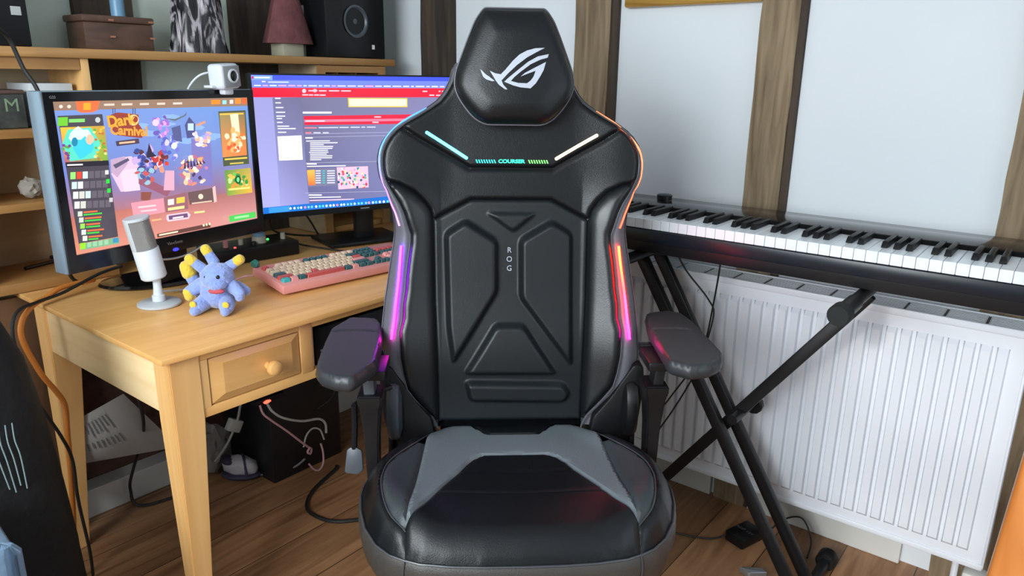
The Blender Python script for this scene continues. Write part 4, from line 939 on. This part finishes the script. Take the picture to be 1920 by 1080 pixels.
tag(obj('dice', blob(1.083, 1.717, .8085, .013, .013, .013, jag=0, sub=1), mat('green_die', (.02, .16, .12), .3, var=.4, vscale=80), smooth=False), 'small green many-sided die on the keyboard corner', 'dice')
tag(obj('keyboard_cable', T([(1.09, 1.72, .775), (1.075, 1.76, .768), (1.03, 1.78, .757), (1.0, 1.86, .757), (1.02, 1.95, .757)], .003), pcable_m), 'pink coiled-end cable leaving the keyboard', 'cable')

# ------------------------------------------------------------------ mixer box
MX = thing('audio_mixer', 'black audio interface box with cream and blue knobs behind the keyboard', 'audio interface', (1.24, 2.0, .7505))
obj('body', extr([(1.105, 1.955), (1.375, 1.925), (1.395, 2.06), (1.12, 2.085)], .7515, .797, .005), satin, MX, world=True)
def knob(x, y, r, h, m, name='knob'): obj(name, LT([(0, 0), (r, 0), (r*.96, h*.8), (r*.85, h), (0, h)], 24, Matrix.Translation((x, y, .797))), m, MX, world=True)
creamk = mat('cream_knob', (.55, .52, .42), .4); bluek = mat('blue_knob', (.18, .35, .5), .4)
knob(1.165, 1.995, .0075, .022, mat('pink_knob', (.75, .33, .33), .4)); knob(1.215, 1.995, .0075, .018, creamk)
knob(1.272, 1.985, .022, .020, creamk); obj('knob_cap', LT([(0, 0), (.020, 0), (.017, .010), (0, .011)], 24, Matrix.Translation((1.272, 1.985, .817))), bluek, MX, world=True)
knob(1.35, 1.975, .0075, .020, creamk); knob(1.300, 2.045, .009, .040, bluek); knob(1.24, 1.965, .008, .010, blackpl)
obj('indicator_light', LT([(0, 0), (.004, 0), (.003, .003), (0, .004)], 10, Matrix.Translation((1.312, 2.0, .797))), emat('led_g', (.05, 1, .1), 4), MX, world=True)
obj('indicator_light', LT([(0, 0), (.004, 0), (.003, .003), (0, .004)], 10, Matrix.Translation((1.178, 1.967, .797))), emat('led_r', (1, .05, .05), 4), MX, world=True)
for i, (pts, r, lab) in enumerate((
    ([(1.40, 2.02, .775), (1.43, 1.98, .762), (1.47, 1.88, .755), (1.49, 1.80, .755)], .003, 'black cable looping right from the audio interface on the desk'),
    ([(1.35, 2.0, .93), (1.36, 2.05, .87), (1.40, 2.10, .80), (1.47, 2.09, .775), (1.56, 2.09, .757)], .0035, 'black cable hanging down behind the large monitor, nearest the mixer'),
    ([(1.45, 1.99, .93), (1.46, 2.06, .88), (1.53, 2.09, .83), (1.58, 2.10, .757)], .003, 'black cable hanging behind the large monitor stand'))):
    tag(obj('cable', T(pts, r), cable_m), lab, 'cable')
CB = tag(obj('camera_tripod', T([(1.83, 1.90, .757), (1.84, 1.91, .80), (1.83, 1.92, .86)], .012), satin), 'small black object standing right of the large monitor stand', 'ornament')

# ------------------------------------------------------------------ things on the hutch top
SPL = thing('bookshelf_speaker', 'black speaker with a small white mark at the left end of the hutch', 'speaker', (.62, 2.2, 1.352))
obj('cabinet', B(.52, .775, 2.12, 2.30, 1.353, 1.62, bev=.004), satin, SPL, world=True); obj('badge', B(.738, .760, 2.118, 2.1195, 1.425, 1.445), mat('badge', (.4, .42, .42), .5), SPL, world=True)
SPR = thing('bookshelf_speaker', 'large black speaker with round driver on the right end of the hutch', 'speaker', (1.83, 2.2, 1.352))
obj('cabinet', B(1.672, 1.935, 2.115, 2.30, 1.353, 1.70, bev=.004), satin, SPR, world=True)
obj('driver', LT([(.050, 0), (.054, .004), (.047, .005), (.040, -.004), (.014, -.010), (.012, -.002), (0, .002)], 36, align((1.80, 2.114, 1.475), (0, -1, 0))), greypl, SPR, world=True)
obj('badge', B(1.872, 1.884, 2.1135, 2.1145, 1.385, 1.40), mat('badge2', (.6, .6, .58), .5), SPR, world=True)
WB = thing('wooden_box', 'dark brown carved wooden box on the hutch top', 'box', (1.01, 2.2, 1.352))
dwood = wood('dark_box_wood', (.055, .028, .018), (.12, .06, .04), (8, 8, 20), .5)
obj('box_body', B(.922, 1.108, 2.17, 2.28, 1.353, 1.424, bev=.004), dwood, WB, world=True); obj('lid', B(.917, 1.112, 2.165, 2.285, 1.424, 1.442, bev=.005), dwood, WB, world=True)
for x in (.985, 1.094):
    for z in (1.385, 1.428): obj('corner_fitting', B(x, x+.014, 2.163, 2.168, z, z+.005), mat('copper', (.45, .2, .12), .4, metal=.7), WB, world=True)
tag(obj('candle', LT([(0, 1.4425), (.018, 1.4425), (.018, 1.52), (0, 1.52)], 20, Matrix.Translation((1.03, 2.2, 0))), mat('blue_wax', (.12, .25, .38), .4)), 'small blue candle on the carved wooden box', 'candle')
marble = mat('black_white_marble', (.2, .2, .2), .3)
nt = marble.node_tree; n_ = nt.nodes.new('ShaderNodeTexNoise'); n_.inputs['Scale'].default_value = 11; n_.inputs['Distortion'].default_value = 4.5; n_.inputs['Detail'].default_value = 3
r_ = nt.nodes.new('ShaderNodeValToRGB'); r_.color_ramp.elements[0].position = .47; r_.color_ramp.elements[0].color = (.012, .012, .016, 1); r_.color_ramp.elements[1].position = .62; r_.color_ramp.elements[1].color = (.42, .39, .42, 1)
tc_ = nt.nodes.new('ShaderNodeTexCoord'); mp_ = nt.nodes.new('ShaderNodeMapping'); mp_.inputs['Scale'].default_value = (1.5, 1.5, .45); nt.links.new(tc_.outputs['Object'], mp_.inputs[0]); nt.links.new(mp_.outputs[0], n_.inputs['Vector']); nt.links.new(n_.outputs['Fac'], r_.inputs['Fac']); nt.links.new(r_.outputs['Color'], nt.nodes['Principled BSDF'].inputs['Base Color'])
bm = BM(); rows = []; 
for i in range(26):
    t = i/25; z = 1.3525+.19*t; row = []
    for k in range(36):
        a = 2*math.pi*k/36; rr = (.085-.025*t)*(1+.10*math.sin(5*a+2.5*t)+.07*math.sin(9*a-4*t)); row.append(bm.verts.new((1.265+rr*math.cos(a), 2.20+rr*.75*math.sin(a), z)))
    rows.append(row)
for a, b in zip(rows, rows[1:]):
    for k in range(36): bm.faces.new((a[k], a[(k+1) % 36], b[(k+1) % 36], b[k]))
bm.faces.new(rows[-1]); bm.faces.new(rows[0])
tag(obj('marbled_sculpture', bm, marble, angle=80), 'black and white streaked draped sculpture on the hutch top', 'sculpture')
RB = thing('robed_figurine', 'dark red robed figurine on a pale base between sculpture and speaker', 'figurine', (1.565, 2.2, 1.352))
redcl = mat('dark_red_cloth', (.12, .035, .038), .8, bump=.4, bscale=60, var=.3, vscale=20)
bm = BM(); rows = []
for i in range(16):
    t = i/15; z = 1.393+.20*t; rows.append([bm.verts.new((1.58+(.088-.060*t)*(1+.06*math.sin(6*2*math.pi*k/30))*math.cos(2*math.pi*k/30), 2.20+(.065-.04*t)*math.sin(2*math.pi*k/30), z)) for k in range(30)])
for a, b in zip(rows, rows[1:]):
    for k in range(30): bm.faces.new((a[k], a[(k+1) % 30], b[(k+1) % 30], b[k]))
bm.faces.new(rows[-1]); bm.faces.new(rows[0]); obj('robe', bm, redcl, RB, world=True)
obj('base', B(1.535, 1.615, 2.165, 2.235, 1.353, 1.394, bev=.002), mat('pale_base', (.35, .33, .25), .5), RB, world=True)
obj('pendant', blob(1.575, 2.165, 1.50, .010, .005, .014, jag=.4, sub=2), mat('brass', (.5, .38, .12), .35, metal=.8), RB, world=True)
obj('head', blob(1.58, 2.2, 1.60, .024, .024, .03), redcl, RB, world=True)
tag(obj('grey_card', extr([(0, 0), (.055, 0), (.02, .17), (-.03, .17)], 0, .006, 0, Matrix.Translation((1.655, 2.235, 1.3525)) @ Matrix.Rotation(R(90), 4, 'X')), mat('grey_card', (.35, .36, .36), .6), smooth=False), 'pale grey slanted card between the red figurine and the speaker', 'card')
# in the left compartments
BKt = mat('tin_dark', (.05, .055, .05), .5, var=.6, vscale=30)
t = thing('printed_tin', 'dark printed tin with a letter M on the hutch shelf', 'tin', (.62, 2.2, 1.156)); obj('tin_body', B(.640, .742, 2.135, 2.24, 1.157, 1.240, bev=.003), BKt, t, world=True)
obj('tin_lid', B(.638, .744, 2.133, 2.242, 1.240, 1.25, bev=.003), mat('tin_lid', (.10, .06, .045), .5), t, world=True)
text('printed_letter', 'M', .045, mat('tin_letter', (.20, .28, .18), .6), t, Matrix.Translation((.712, 2.1342, 1.212)) @ Matrix.Rotation(R(90), 4, 'X'), world=True)
tag(obj('white_carton', B(.756, .857, 2.13, 2.28, 1.157, 1.266, bev=.002), mat('white_card', (.55, .58, .60), .6)), 'white carton on the hutch shelf behind the left monitor', 'box')
tag(obj('stone', blob(.733, 2.16, 1.004, .028, .024, .0255, jag=.25), mat('pale_stone', (.28, .25, .21), .8)), 'round pale stone on the lower hutch shelf', 'stone')
tag(obj('white_packet', B(.772, .80, 2.12, 2.16, .976, .992, bev=.001), mat('white_packet', (.5, .5, .48), .6)), 'tiny white packet on the lower hutch shelf beside the stone', 'packet')
for nm, a, b, lab in (('pen', (.706, 2.215, .784), (.86, 2.27, .784), 'black pen lying at the front of the hutch floor'), ('pen', (.80, 2.299, .784), (.855, 2.303, .784), 'black pen lying further back on the hutch floor')):
    bm = T([a, b], .005, sm=1, n=8); tag(obj(nm, bm, satin), lab, 'pen', None)

# ------------------------------------------------------------------ picture
PF = thing('picture_frame', 'gold framed picture hanging high on the white wall', 'picture', (2.09, .995, 1.50))
bm = BM()
for a in ((2.070, 2.099, .783, 1.206, 1.503, 1.545), (2.070, 2.099, .783, 1.206, 1.86, 1.90), (2.070, 2.099, .783, .823, 1.545, 1.86), (2.070, 2.099, 1.166, 1.206, 1.545, 1.86)): box(bm, *a, bev=.006)
obj('frame', bm, gold, PF, world=True); obj('picture', B(2.085, 2.09, .823, 1.166, 1.545, 1.86), mat('painting', (.15, .13, .08), .5, var=.5, vscale=9), PF, world=True)

# ------------------------------------------------------------------ radiator
RD = thing('radiator', 'white ribbed panel radiator under the piano', 'radiator', (2.04, .68, .12))
y0, y1, z0, z1 = .044, 1.40, .150, .763
bm = BM(); xs = 1.95; prof = []
y = y0; P2 = [(y0, 0)]
yy = y0+.030
while yy < y1-.035:
    P2 += [(yy, 0), (yy+.004, .0), (yy+.007, -.011), (yy+.0265, -.011), (yy+.030, 0)]; yy += .0335
P2.append((y1, 0))
zl = [(z0, 0), (z0+.036, 0), (z0+.046, 1), (z1-.058, 1), (z1-.046, 0), (z1, 0)]
rows = [[bm.verts.new((xs-f_*(-d)*1.0 if False else xs+f_*d, y_, z_)) for y_, d in P2] for z_, f_ in zl]
for a, b in zip(rows, rows[1:]):
    for i in range(len(P2)-1): bm.faces.new((a[i], a[i+1], b[i+1], b[i]))
obj('front_panel', bm, white_m, RD, world=True, angle=25)
obj('top_edge', B(1.943, 1.953, y0-.002, y1+.002, z1-.014, z1+.004, bev=.003), white_m, RD, world=True)
obj('bottom_edge', B(1.945, 1.954, y0-.002, y1+.002, z0-.006, z0+.010, bev=.003), white_m, RD, world=True)
for yy in (y0, y1): obj('end_panel', B(1.946, 2.062, yy-.004, yy+.002, z0, z1, bev=.002), white_m, RD, world=True)
obj('rear_panel', B(2.058, 2.062, y0, y1, z0, z1), white_m, RD, world=True)
slat = mat('grille_slots', (.07, .075, .08), .6)
obj('grille_base', B(1.952, 2.058, y0, y1, z1-.012, z1-.006), slat, RD, world=True)
grille_bm = BM(); k = 0; yy = y0+.006
while yy < y1-.03:
    L = .082
    box(grille_bm, 1.953, 2.058, yy, min(yy+L, y1-.004), z1-.005, z1-.0035)
    for j in range(8):
        box(grille_bm, 1.960+j*.0118, 1.963+j*.0118, yy+.003, min(yy+L, y1)-.003, z1-.0036, z1-.0025)
    yy += L+.006
obj('top_grille', grille_bm, mat('grille_paint', (.50, .53, .55), .4), RD, world=True, smooth=False)
for yy in (y0+.20, y1-.25): obj('wall_bracket', B(2.062, 2.099, yy, yy+.03, .25, .62), white_m, RD, world=True)
tag(obj('radiator_pipe', T([(2.0, .10, .151), (2.0, .10, .0)], .008, sm=1), white_m), 'short white pipe rising into the radiator bottom', 'pipe')
tag(obj('pipe_socket', B(2.03, 2.085, .03, .085, 0.0, .075, bev=.008), skirt), 'white boxed fitting on the floor under the radiator end', 'fitting')

# ------------------------------------------------------------------ digital piano
PN = thing('digital_piano', 'long black digital piano on a folding stand above the radiator', 'piano', (1.78, .67, .876))
ya, yb = .03, 1.33
obj('body', B(1.644, 1.955, ya, yb, .876, .932, bev=.004), satin, PN, world=True)
obj('front_strip', B(1.641, 1.655, ya, yb, .903, .9345, bev=.002), mat('piano_front', (.007, .010, .016), .3, spec=.35), PN, world=True)
obj('back_panel', B(1.800, 1.955, ya, yb, .934, .970, bev=.004), gloss, PN, world=True)
obj('end_block', B(1.634, 1.80, ya, ya+.030, .934, .966, bev=.003), gloss, PN, world=True); obj('end_block', B(1.634, 1.80, yb-.03, yb, .934, .966, bev=.003), gloss, PN, world=True)
obj('gap_shade_strip', B(1.789, 1.8015, ya+.03, yb-.03, .9607, .9695), mat('gap_shade_black', (.004, .004, .004), .9, spec=.1), PN, world=True)  # matte black strip put in for the shade in the gap behind the keys
ivory = mat('ivory_key', (.72, .76, .80), .25); ebony = mat('ebony_key', (.005, .005, .006), .4, spec=.3)
kw = (yb-ya-.064)/52; yk = ya+.032
# low notes lie at the far (left) end of the piano, high notes near the right; keys counted from the right
names = []
seq = 'CBAGFED'
ws = [seq[i % 7] for i in range(52)]
for i in range(52):
    ly_ = yk+i*kw
    obj('white_key', B(1.646, 1.798, ly_+.0004, ly_+kw-.0004, .936, .9605, bev=.0010, seg=1), ivory, PN, world=True)
for i in range(51):
    n_ = ws[i]      # key i; the black key between key i (higher) and key i+1 (lower)
    pair = n_+ws[i+1]
    if pair in ('CB', 'FE'): continue
    if i == 0: continue
    c = yk+(i+1)*kw; bm = BM()
    v = [(1.694, c-.0068, .9605), (1.694, c+.0068, .9605), (1.799, c+.0068, .9605), (1.799, c-.0068, .9605), (1.701, c-.0052, .9745), (1.701, c+.0052, .9745), (1.799, c+.0052, .9745), (1.799, c-.0052, .9745)]
    vv = [bm.verts.new(p) for p in v]
    for f in ((0, 1, 5, 4), (1, 2, 6, 5), (2, 3, 7, 6), (3, 0, 4, 7), (4, 5, 6, 7), (3, 2, 1, 0)): bm.faces.new([vv[j] for j in f])
    bmesh.ops.bevel(bm, geom=bm.edges[:], offset=.0012, segments=1, affect='EDGES'); obj('black_key', bm, ebony, PN, world=True)
t = thing('small_round_tin', 'small round black tin standing on top of the piano', 'tin', (1.905, .945, .970))
obj('tin_body', LT([(0, .9705), (.021, .9705), (.021, .980), (0, .980)], 26, Matrix.Translation((1.905, .945, 0))), mat('tin_side', (.02, .02, .02), .3, metal=.6, var=.6, vscale=90), t, world=True)
obj('lid', LT([(0, .980), (.022, .980), (.022, .983), (.019, .985), (0, .985)], 26, Matrix.Translation((1.905, .945, 0))), satin, t, world=True)

# ------------------------------------------------------------------ piano stand
SS = thing('keyboard_stand', 'black folding X-shaped keyboard stand holding up the piano', 'stand', (1.745, .62, 0))
def bar(name, a, b, wx=.011, t_=.015, m=blackpl):
    a, b = Vector(a), Vector(b); d = (b-a); L = d.length; d.normalize(); xx = Vector((1, 0, 0)); n = d.cross(xx); n.normalize()
    bm = BM(); box(bm, -wx, wx, -t_, t_, 0, L, bev=.004); bm.transform(Matrix((xx, n, d)).transposed().to_4x4()); bm.transform(Matrix.Translation(a)); return obj(name, bm, m, SS, world=True)
stm = mat('stand_steel', (.007, .007, .008), .4, spec=.3)
for x in (1.700, 1.790): bar('double_leg', (x, .395, .03), (x, .893, .845), m=stm)
bar('single_leg', (1.745, .935, .03), (1.745, .345, .842), m=stm)
for yy in (.345, .893):
    a_ = obj('support_arm', T([(1.50, yy, .858), (1.93, yy, .858)], .0145, sm=1, n=16), stm, SS, world=True)
    obj('foam_sleeve', T([(1.49, yy, .857), (1.60, yy, .857)], .0175, sm=1, n=16), blackpl, a_, world=True)
    obj('end_cap', LT([(0, 0), (.020, 0), (.0225, .006), (.0225, .035), (.018, .038), (0, .038)], 22, align((1.478, yy, .857), (1, 0, 0))), mat('rubber', (.008, .011, .011), .7, spec=.3), a_, world=True)
for yy in (.39, .94):
    a_ = obj('foot_bar', T([(1.50, yy, .026), (1.95, yy, .026)], .0145, sm=1, n=16), stm, SS, world=True)
    for x in (1.50, 1.93): obj('rubber_foot', LT([(0, 0), (.022, 0), (.026, .006), (.026, .040), (.022, .045), (0, .045)], 22, align((x-.02, yy, .0262), (1, 0, 0))), blackpl, a_, world=True)
obj('pivot_bolt', T([(1.685, .606, .4745), (1.805, .606, .4745)], .013, sm=1, n=16), stm, SS, world=True)
obj('locking_knob', LT([(0, 0), (.022, 0), (.026, .004), (.026, .016), (.02, .02), (0, .02)], 12, align((1.805, .600, .4745), (1, 0, 0))), blackpl, SS, world=True)

# cables at the piano
tag(obj('cable', T([(1.80, .86, .876), (1.83, .83, .80), (1.86, .77, .72), (1.87, .755, .67), (1.86, .78, .55), (1.86, .86, .40), (1.86, .90, .33), (1.84, .91, .25), (1.80, .97, .10), (1.79, .95, .02), (1.79, .85, .006), (1.84, .70, .006), (1.88, .655, .018)], .0025, sm=8), cable_m), 'thin black cable from the piano underside to the adapter on the floor', 'cable')
tag(obj('cable', T([(1.80, .72, .876), (1.83, .735, .80), (1.865, .757, .70), (1.87, .77, .60), (1.865, .79, .50), (1.86, .84, .38), (1.855, .89, .28), (1.82, .96, .12), (1.82, 1.0, .006), (1.80, 1.15, .006)], .0025, sm=8), cable_m), 'thin black cable hanging nearer the middle of the piano', 'cable')
AD = thing('power_adapter', 'black power adapter lying on the floorboards beside the stand', 'power adapter', (1.91, .61, 0))
obj('housing', B(1.862, 1.958, .583, .648, .001, .034, bev=.005, mtx=rz(R(-18), (1.91, .61, 0))), satin, AD, world=True)
text('rating_text', 'ADP 12V', .016, mat('adp_text', (.10, .10, .11), .6), AD, Matrix.Translation((1.91, .615, .0345)) @ Matrix.Rotation(R(-108), 4, 'Z'), world=True, ext=.0002)
obj('lead', T([(1.955, .60, .015), (1.99, .57, .012), (2.01, .54, .05), (2.02, .49, .07), (1.99, .45, .03), (1.93, .44, .008)], .0025), cable_m, AD, world=True)
tag(obj('foil_scrap', extr(rounded([(0, 0), (.02, .01), (.015, .07), (-.01, .05)], .004), .001, .02, .003, Matrix.Translation((1.78, .50, 0)) @ Matrix.Rotation(R(30), 4, 'Z')), silver), 'small shiny silver bit on the floor beside the adapter', 'scrap')

# orange board at the right edge
bm = B(1.50, 1.58, -.50, 0.0, 0, .68, bev=.012, seg=3); bm.transform(Matrix.Translation((0, 0.0443, 0)) @ Matrix.Rotation(R(3.03), 4, 'X'))
tag(obj('orange_cabinet_side', bm, orangew), 'glossy orange pine furniture end at the right edge before the radiator', 'furniture')

# ------------------------------------------------------------------ under the desk
PS = thing('paper_leaflet', 'large white printed sheet leaning under the desk beside the legs', 'paper', (.82, 2.05, .25))
paper = mat('paper', (.62, .60, .57), .7); ink = mat('ink', (.12, .12, .12), .7)
pa, pb, pc, pd = Vector((.815, 1.985, .447)), Vector((.69, 2.06, .375)), Vector((.695, 2.08, .245)), Vector((.952, 1.99, .228))
bm = BM(); n = 12
g = []
for i in range(n+1):
    row = []
    for j in range(n+1):
        u, v = i/n, j/n; p = pa*(1-u)*(1-v)+pd*u*(1-v)+pb*(1-u)*v+pc*u*v; p = p+Vector((0, -.02*math.sin(math.pi*u)*math.sin(math.pi*v), -.02*v*u*(1-u)*4)); row.append(bm.verts.new(p))
    g.append(row)
for i in range(n):
    for j in range(n): bm.faces.new((g[i][j], g[i+1][j], g[i+1][j+1], g[i][j+1]))
r = bmesh.ops.solidify(bm, geom=bm.faces[:], thickness=.002)
sh = obj('sheet', bm, paper, PS, world=True)
bm = BM()
for i in range(9):
    for j in (0, 1):
        v = .42+.055*i if j == 0 else .42+.055*i; u0 = .10+(.0 if j == 0 else .32); L = random.uniform(.12, .24)
        q = []
        for u, vv in ((u0, v), (u0+L, v), (u0+L, v+.016), (u0, v+.016)):
            p = pa*(1-u)*(1-vv)+pd*u*(1-vv)+pb*(1-u)*vv+pc*u*vv; p = p+Vector((0, -.02*math.sin(math.pi*u)*math.sin(math.pi*vv)-.004, -.02*vv*u*(1-u)*4)); q.append(bm.verts.new(p))
        bm.faces.new(q)
obj('print_lines', bm, ink, sh, world=True, smooth=False)
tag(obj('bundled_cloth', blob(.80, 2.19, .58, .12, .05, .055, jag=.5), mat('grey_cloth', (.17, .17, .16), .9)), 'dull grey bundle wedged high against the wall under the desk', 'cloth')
tag(obj('black_cable_bundle', T([(.84, 2.0, .60), (.845, 1.97, .44), (.85, 1.965, .36), (.87, 2.04, .26), (.865, 2.11, .15), (.86, 2.14, .07), (.88, 2.12, .012), (1.05, 2.08, .012)], .0045, sm=8), cable_m), 'black cable hanging in front of the white sheet to the floor', 'cable')
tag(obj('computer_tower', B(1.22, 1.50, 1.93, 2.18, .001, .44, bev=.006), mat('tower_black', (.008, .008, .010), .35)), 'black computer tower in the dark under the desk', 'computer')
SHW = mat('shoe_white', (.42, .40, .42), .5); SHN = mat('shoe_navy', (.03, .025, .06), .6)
SHO = thing('sports_shoe', 'white and dark purple shoe on the floor under the desk', 'shoe', (1.17, 2.06, 0))
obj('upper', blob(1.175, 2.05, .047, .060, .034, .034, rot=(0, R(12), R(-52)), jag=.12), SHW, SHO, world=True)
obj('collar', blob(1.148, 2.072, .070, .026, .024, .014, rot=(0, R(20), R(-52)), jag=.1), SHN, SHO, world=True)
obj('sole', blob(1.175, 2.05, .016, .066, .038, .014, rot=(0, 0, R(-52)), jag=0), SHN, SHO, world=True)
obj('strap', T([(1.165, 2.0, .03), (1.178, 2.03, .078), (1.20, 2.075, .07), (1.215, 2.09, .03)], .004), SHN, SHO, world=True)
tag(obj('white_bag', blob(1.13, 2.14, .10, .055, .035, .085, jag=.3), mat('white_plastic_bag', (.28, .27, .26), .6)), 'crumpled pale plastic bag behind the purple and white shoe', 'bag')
tag(obj('white_plug', B(1.115, 1.160, 1.985, 2.01, .205, .245, bev=.004, mtx=Matrix.Translation((1.137, 2, .225)) @ Matrix.Rotation(R(30), 4, 'Y') @ Matrix.Translation((-1.137, -2, -.225))), mat('plug_beige', (.33, .33, .29), .5)), 'pale square plug hanging on a lead under the drawer', 'plug')
tag(obj('plug_lead', T([(1.17, 1.98, .34), (1.155, 1.985, .28), (1.145, 1.99, .24), (1.11, 2.0, .17), (1.08, 2.03, .11)], .004), mat('lead_grey', (.26, .26, .23), .6)), 'pale lead carrying the square plug under the drawer', 'cable')
HB = thing('usb_hub', 'small hub with a red glowing light under the drawer', 'hub', (1.185, 1.90, .30))
obj('body', B(1.15, 1.25, 1.88, 1.92, .318, .335, bev=.003), satin, HB, world=True); obj('indicator_light', blob(1.186, 1.878, .324, .013, .004, .005, jag=.3), emat('led_red', (1, .06, .03), 5), HB, world=True)
def onY(name, pts, r, m, lab): return tag(obj(name, T([(a, y, z) for a, y, z in pts], r, sm=8), m), lab, 'cable')
onY('cable', [(1.155, 1.87, .325), (1.157, 1.86, .30), (1.175, 1.85, .275), (1.22, 1.84, .225), (1.265, 1.83, .17), (1.29, 1.83, .142), (1.30, 1.83, .132), (1.292, 1.825, .12), (1.282, 1.825, .13), (1.292, 1.825, .142)], .0035, pcable_m, 'pink cable running down to a small coil under the desk')
onY('cable', [(1.18, 1.87, .322), (1.19, 1.86, .295), (1.22, 1.85, .265), (1.28, 1.84, .235), (1.335, 1.83, .225), (1.36, 1.83, .20), (1.362, 1.83, .165)], .0040, wcable_m, 'thick white cable curving right under the desk')
onY('cable', [(1.272, 1.83, .15), (1.285, 1.83, .185), (1.31, 1.83, .20), (1.338, 1.83, .185), (1.352, 1.83, .145)], .0028, wcable_m, 'thin white cable arching over the pink coil')
onY('cable', [(1.345, 1.84, .13), (1.345, 1.83, .10), (1.335, 1.82, .068), (1.315, 1.815, .055), (1.295, 1.815, .065), (1.28, 1.82, .09)], .0032, pcable_m, 'pink cable looping low near the floor under the desk')
onY('cable', [(1.20, 2.02, .012), (1.25, 1.97, .012), (1.30, 1.93, .03), (1.33, 1.91, .055)], .0035, mat('cable_grey', (.16, .15, .14), .6), 'grey cable lying on the floor beside the shoe')
tag(obj('pedal_cable', T([(1.42, 1.86, .006), (1.40, 1.845, .006), (1.28, 1.80, .006), (1.207, 1.742, .006), (1.188, 1.68, .006), (1.21, 1.60, .006), (1.30, 1.53, .006), (1.42, 1.46, .006)], .006, sm=8), cable_m), 'thick black cable looping on the floor beside the chair', 'cable')
for i, (p, r) in enumerate((([(1.40, 1.86, .33), (1.45, 1.85, .30), (1.50, 1.86, .33), (1.56, 1.86, .38)], .0045), ([(1.36, 1.87, .24), (1.42, 1.86, .27), (1.47, 1.86, .36), (1.50, 1.86, .42)], .004), ([(1.38, 1.88, .40), (1.46, 1.87, .37), (1.53, 1.87, .30)], .004))):
    tag(obj('cable', T(p, r), cable_m), ('black cable sagging lowest before the tower', 'black cable rising steeply before the tower', 'black cable slanting high before the tower')[i], 'cable')

# cables at the left of the desk
tag(obj('extension_lead', T([(.79, 2.0, .775), (.70, 1.97, .778), (.655, 1.95, .766), (.62, 1.93, .76), (.585, 1.91, .735), (.575, 1.90, .69), (.60, 1.90, .60), (.625, 1.90, .545), (.64, 1.90, .50), (.635, 1.90, .42), (.63, 1.90, .34), (.62, 1.92, .15), (.60, 1.92, .008), (.50, 1.95, .008)], .0065, sm=8), ocable_m), 'orange extension lead hanging over the left end of the desk', 'cable')
tag(obj('cable', T([(.86, 1.99, .80), (.80, 1.99, .79), (.70, 1.96, .768), (.63, 1.93, .765), (.575, 1.90, .76), (.552, 1.88, .72), (.555, 1.87, .64), (.575, 1.87, .54), (.61, 1.87, .44), (.63, 1.88, .36), (.628, 1.88, .25), (.635, 1.88, .10), (.64, 1.90, .008)], .004, sm=8), cable_m), 'black cable curling down beside the orange extension lead', 'cable')
tag(obj('cable', T([(.58, 1.93, 1.44), (.66, 1.98, 1.385), (.685, 2.0, 1.363), (.704, 2.0, 1.30), (.722, 1.98, 1.24), (.735, 1.98, 1.10), (.73, 2.0, .95), (.74, 2.02, .80), (.78, 2.05, .757)], .0048, sm=8), cable_m), 'black cable hanging in front of the hutch at the left edge', 'cable')
for z, i in ((.40, 0), (.16, 1)):
    pass
tag(obj('white_wall_box', B(.700, .722, 2.12, 2.17, .30, .40, bev=.003), skirt), 'upper small white fitting behind the left desk leg', 'fitting')
tag(obj('white_wall_box', B(.706, .730, 2.10, 2.16, .12, .21, bev=.003), skirt), 'lower small white fitting behind the left desk leg', 'fitting')

# black bag at the lower left
BG = thing('fabric_bag', 'black fabric bag with pale curved print at the lower left corner', 'bag', (.40, 1.52, 0))
bagm = mat('bag_fabric', (.006, .007, .008), .7, bump=.6, bscale=22, spec=.3)
bm = BM(); prof = [(0.0, .505), (.15, .500), (.28, .494), (.39, .487), (.50, .476), (.60, .466), (.70, .452), (.77, .436), (.83, .42), (.87, .39), (.885, .36)]
prof = [(0.0, .50), (.15, .50), (.28, .500), (.39, .498), (.50, .492), (.60, .484), (.70, .474), (.78, .460), (.86, .435), (.92, .40), (.95, .33)]
rows = []
for z, xr in prof:
    hw = (xr-.10)/2; cx = .10+hw; hd = .13*(1-.35*(z/.95)**3); row = []
    for k in range(40):
        a = 2*math.pi*k/40; ca, sa_ = math.cos(a), math.sin(a); q = (abs(ca)**4+abs(sa_)**4)**-.25
        row.append(bm.verts.new((cx+hw*ca*q*(1+.01*math.sin(3*z*9+k)), 1.58+hd*sa_*q*(1+.05*math.sin(5*a+z*14)), z+.001)))
    rows.append(row)
for a, b in zip(rows, rows[1:]):
    for k in range(40): bm.faces.new((a[k], a[(k+1) % 40], b[(k+1) % 40], b[k]))
bm.faces.new(rows[0]); bm.faces.new(rows[-1]); bg = obj('body', bm, bagm, BG, world=True, angle=80)
bm = BM()
for k in range(4):
    x = .366+k*.011; tube(bm, [(x, 1.4475, .688), (x-.001, 1.4465, .655), (x+.003, 1.4455, .62), (x+.010-.002*k, 1.445, .565-.01*(k % 2))], .0012, n=6)
obj('printed_lines', bm, mat('reflective_print', (.20, .27, .28), .35), bg, world=True)
obj('handle', T([(.18, 1.58, .945), (.20, 1.56, .99), (.27, 1.56, .99), (.29, 1.58, .945)], .010), bagm, BG, world=True)
tag(obj('blue_cloth', extr(rounded([(.0, 1.26), (.322, 1.26), (.332, 1.37), (.325, 1.425), (.0, 1.425)], .015), .001, .565, .02), mat('pale_blue_cloth', (.17, .26, .37), .8, bump=.5, bscale=14)), 'pale blue folded cloth in the bottom left corner', 'cloth')
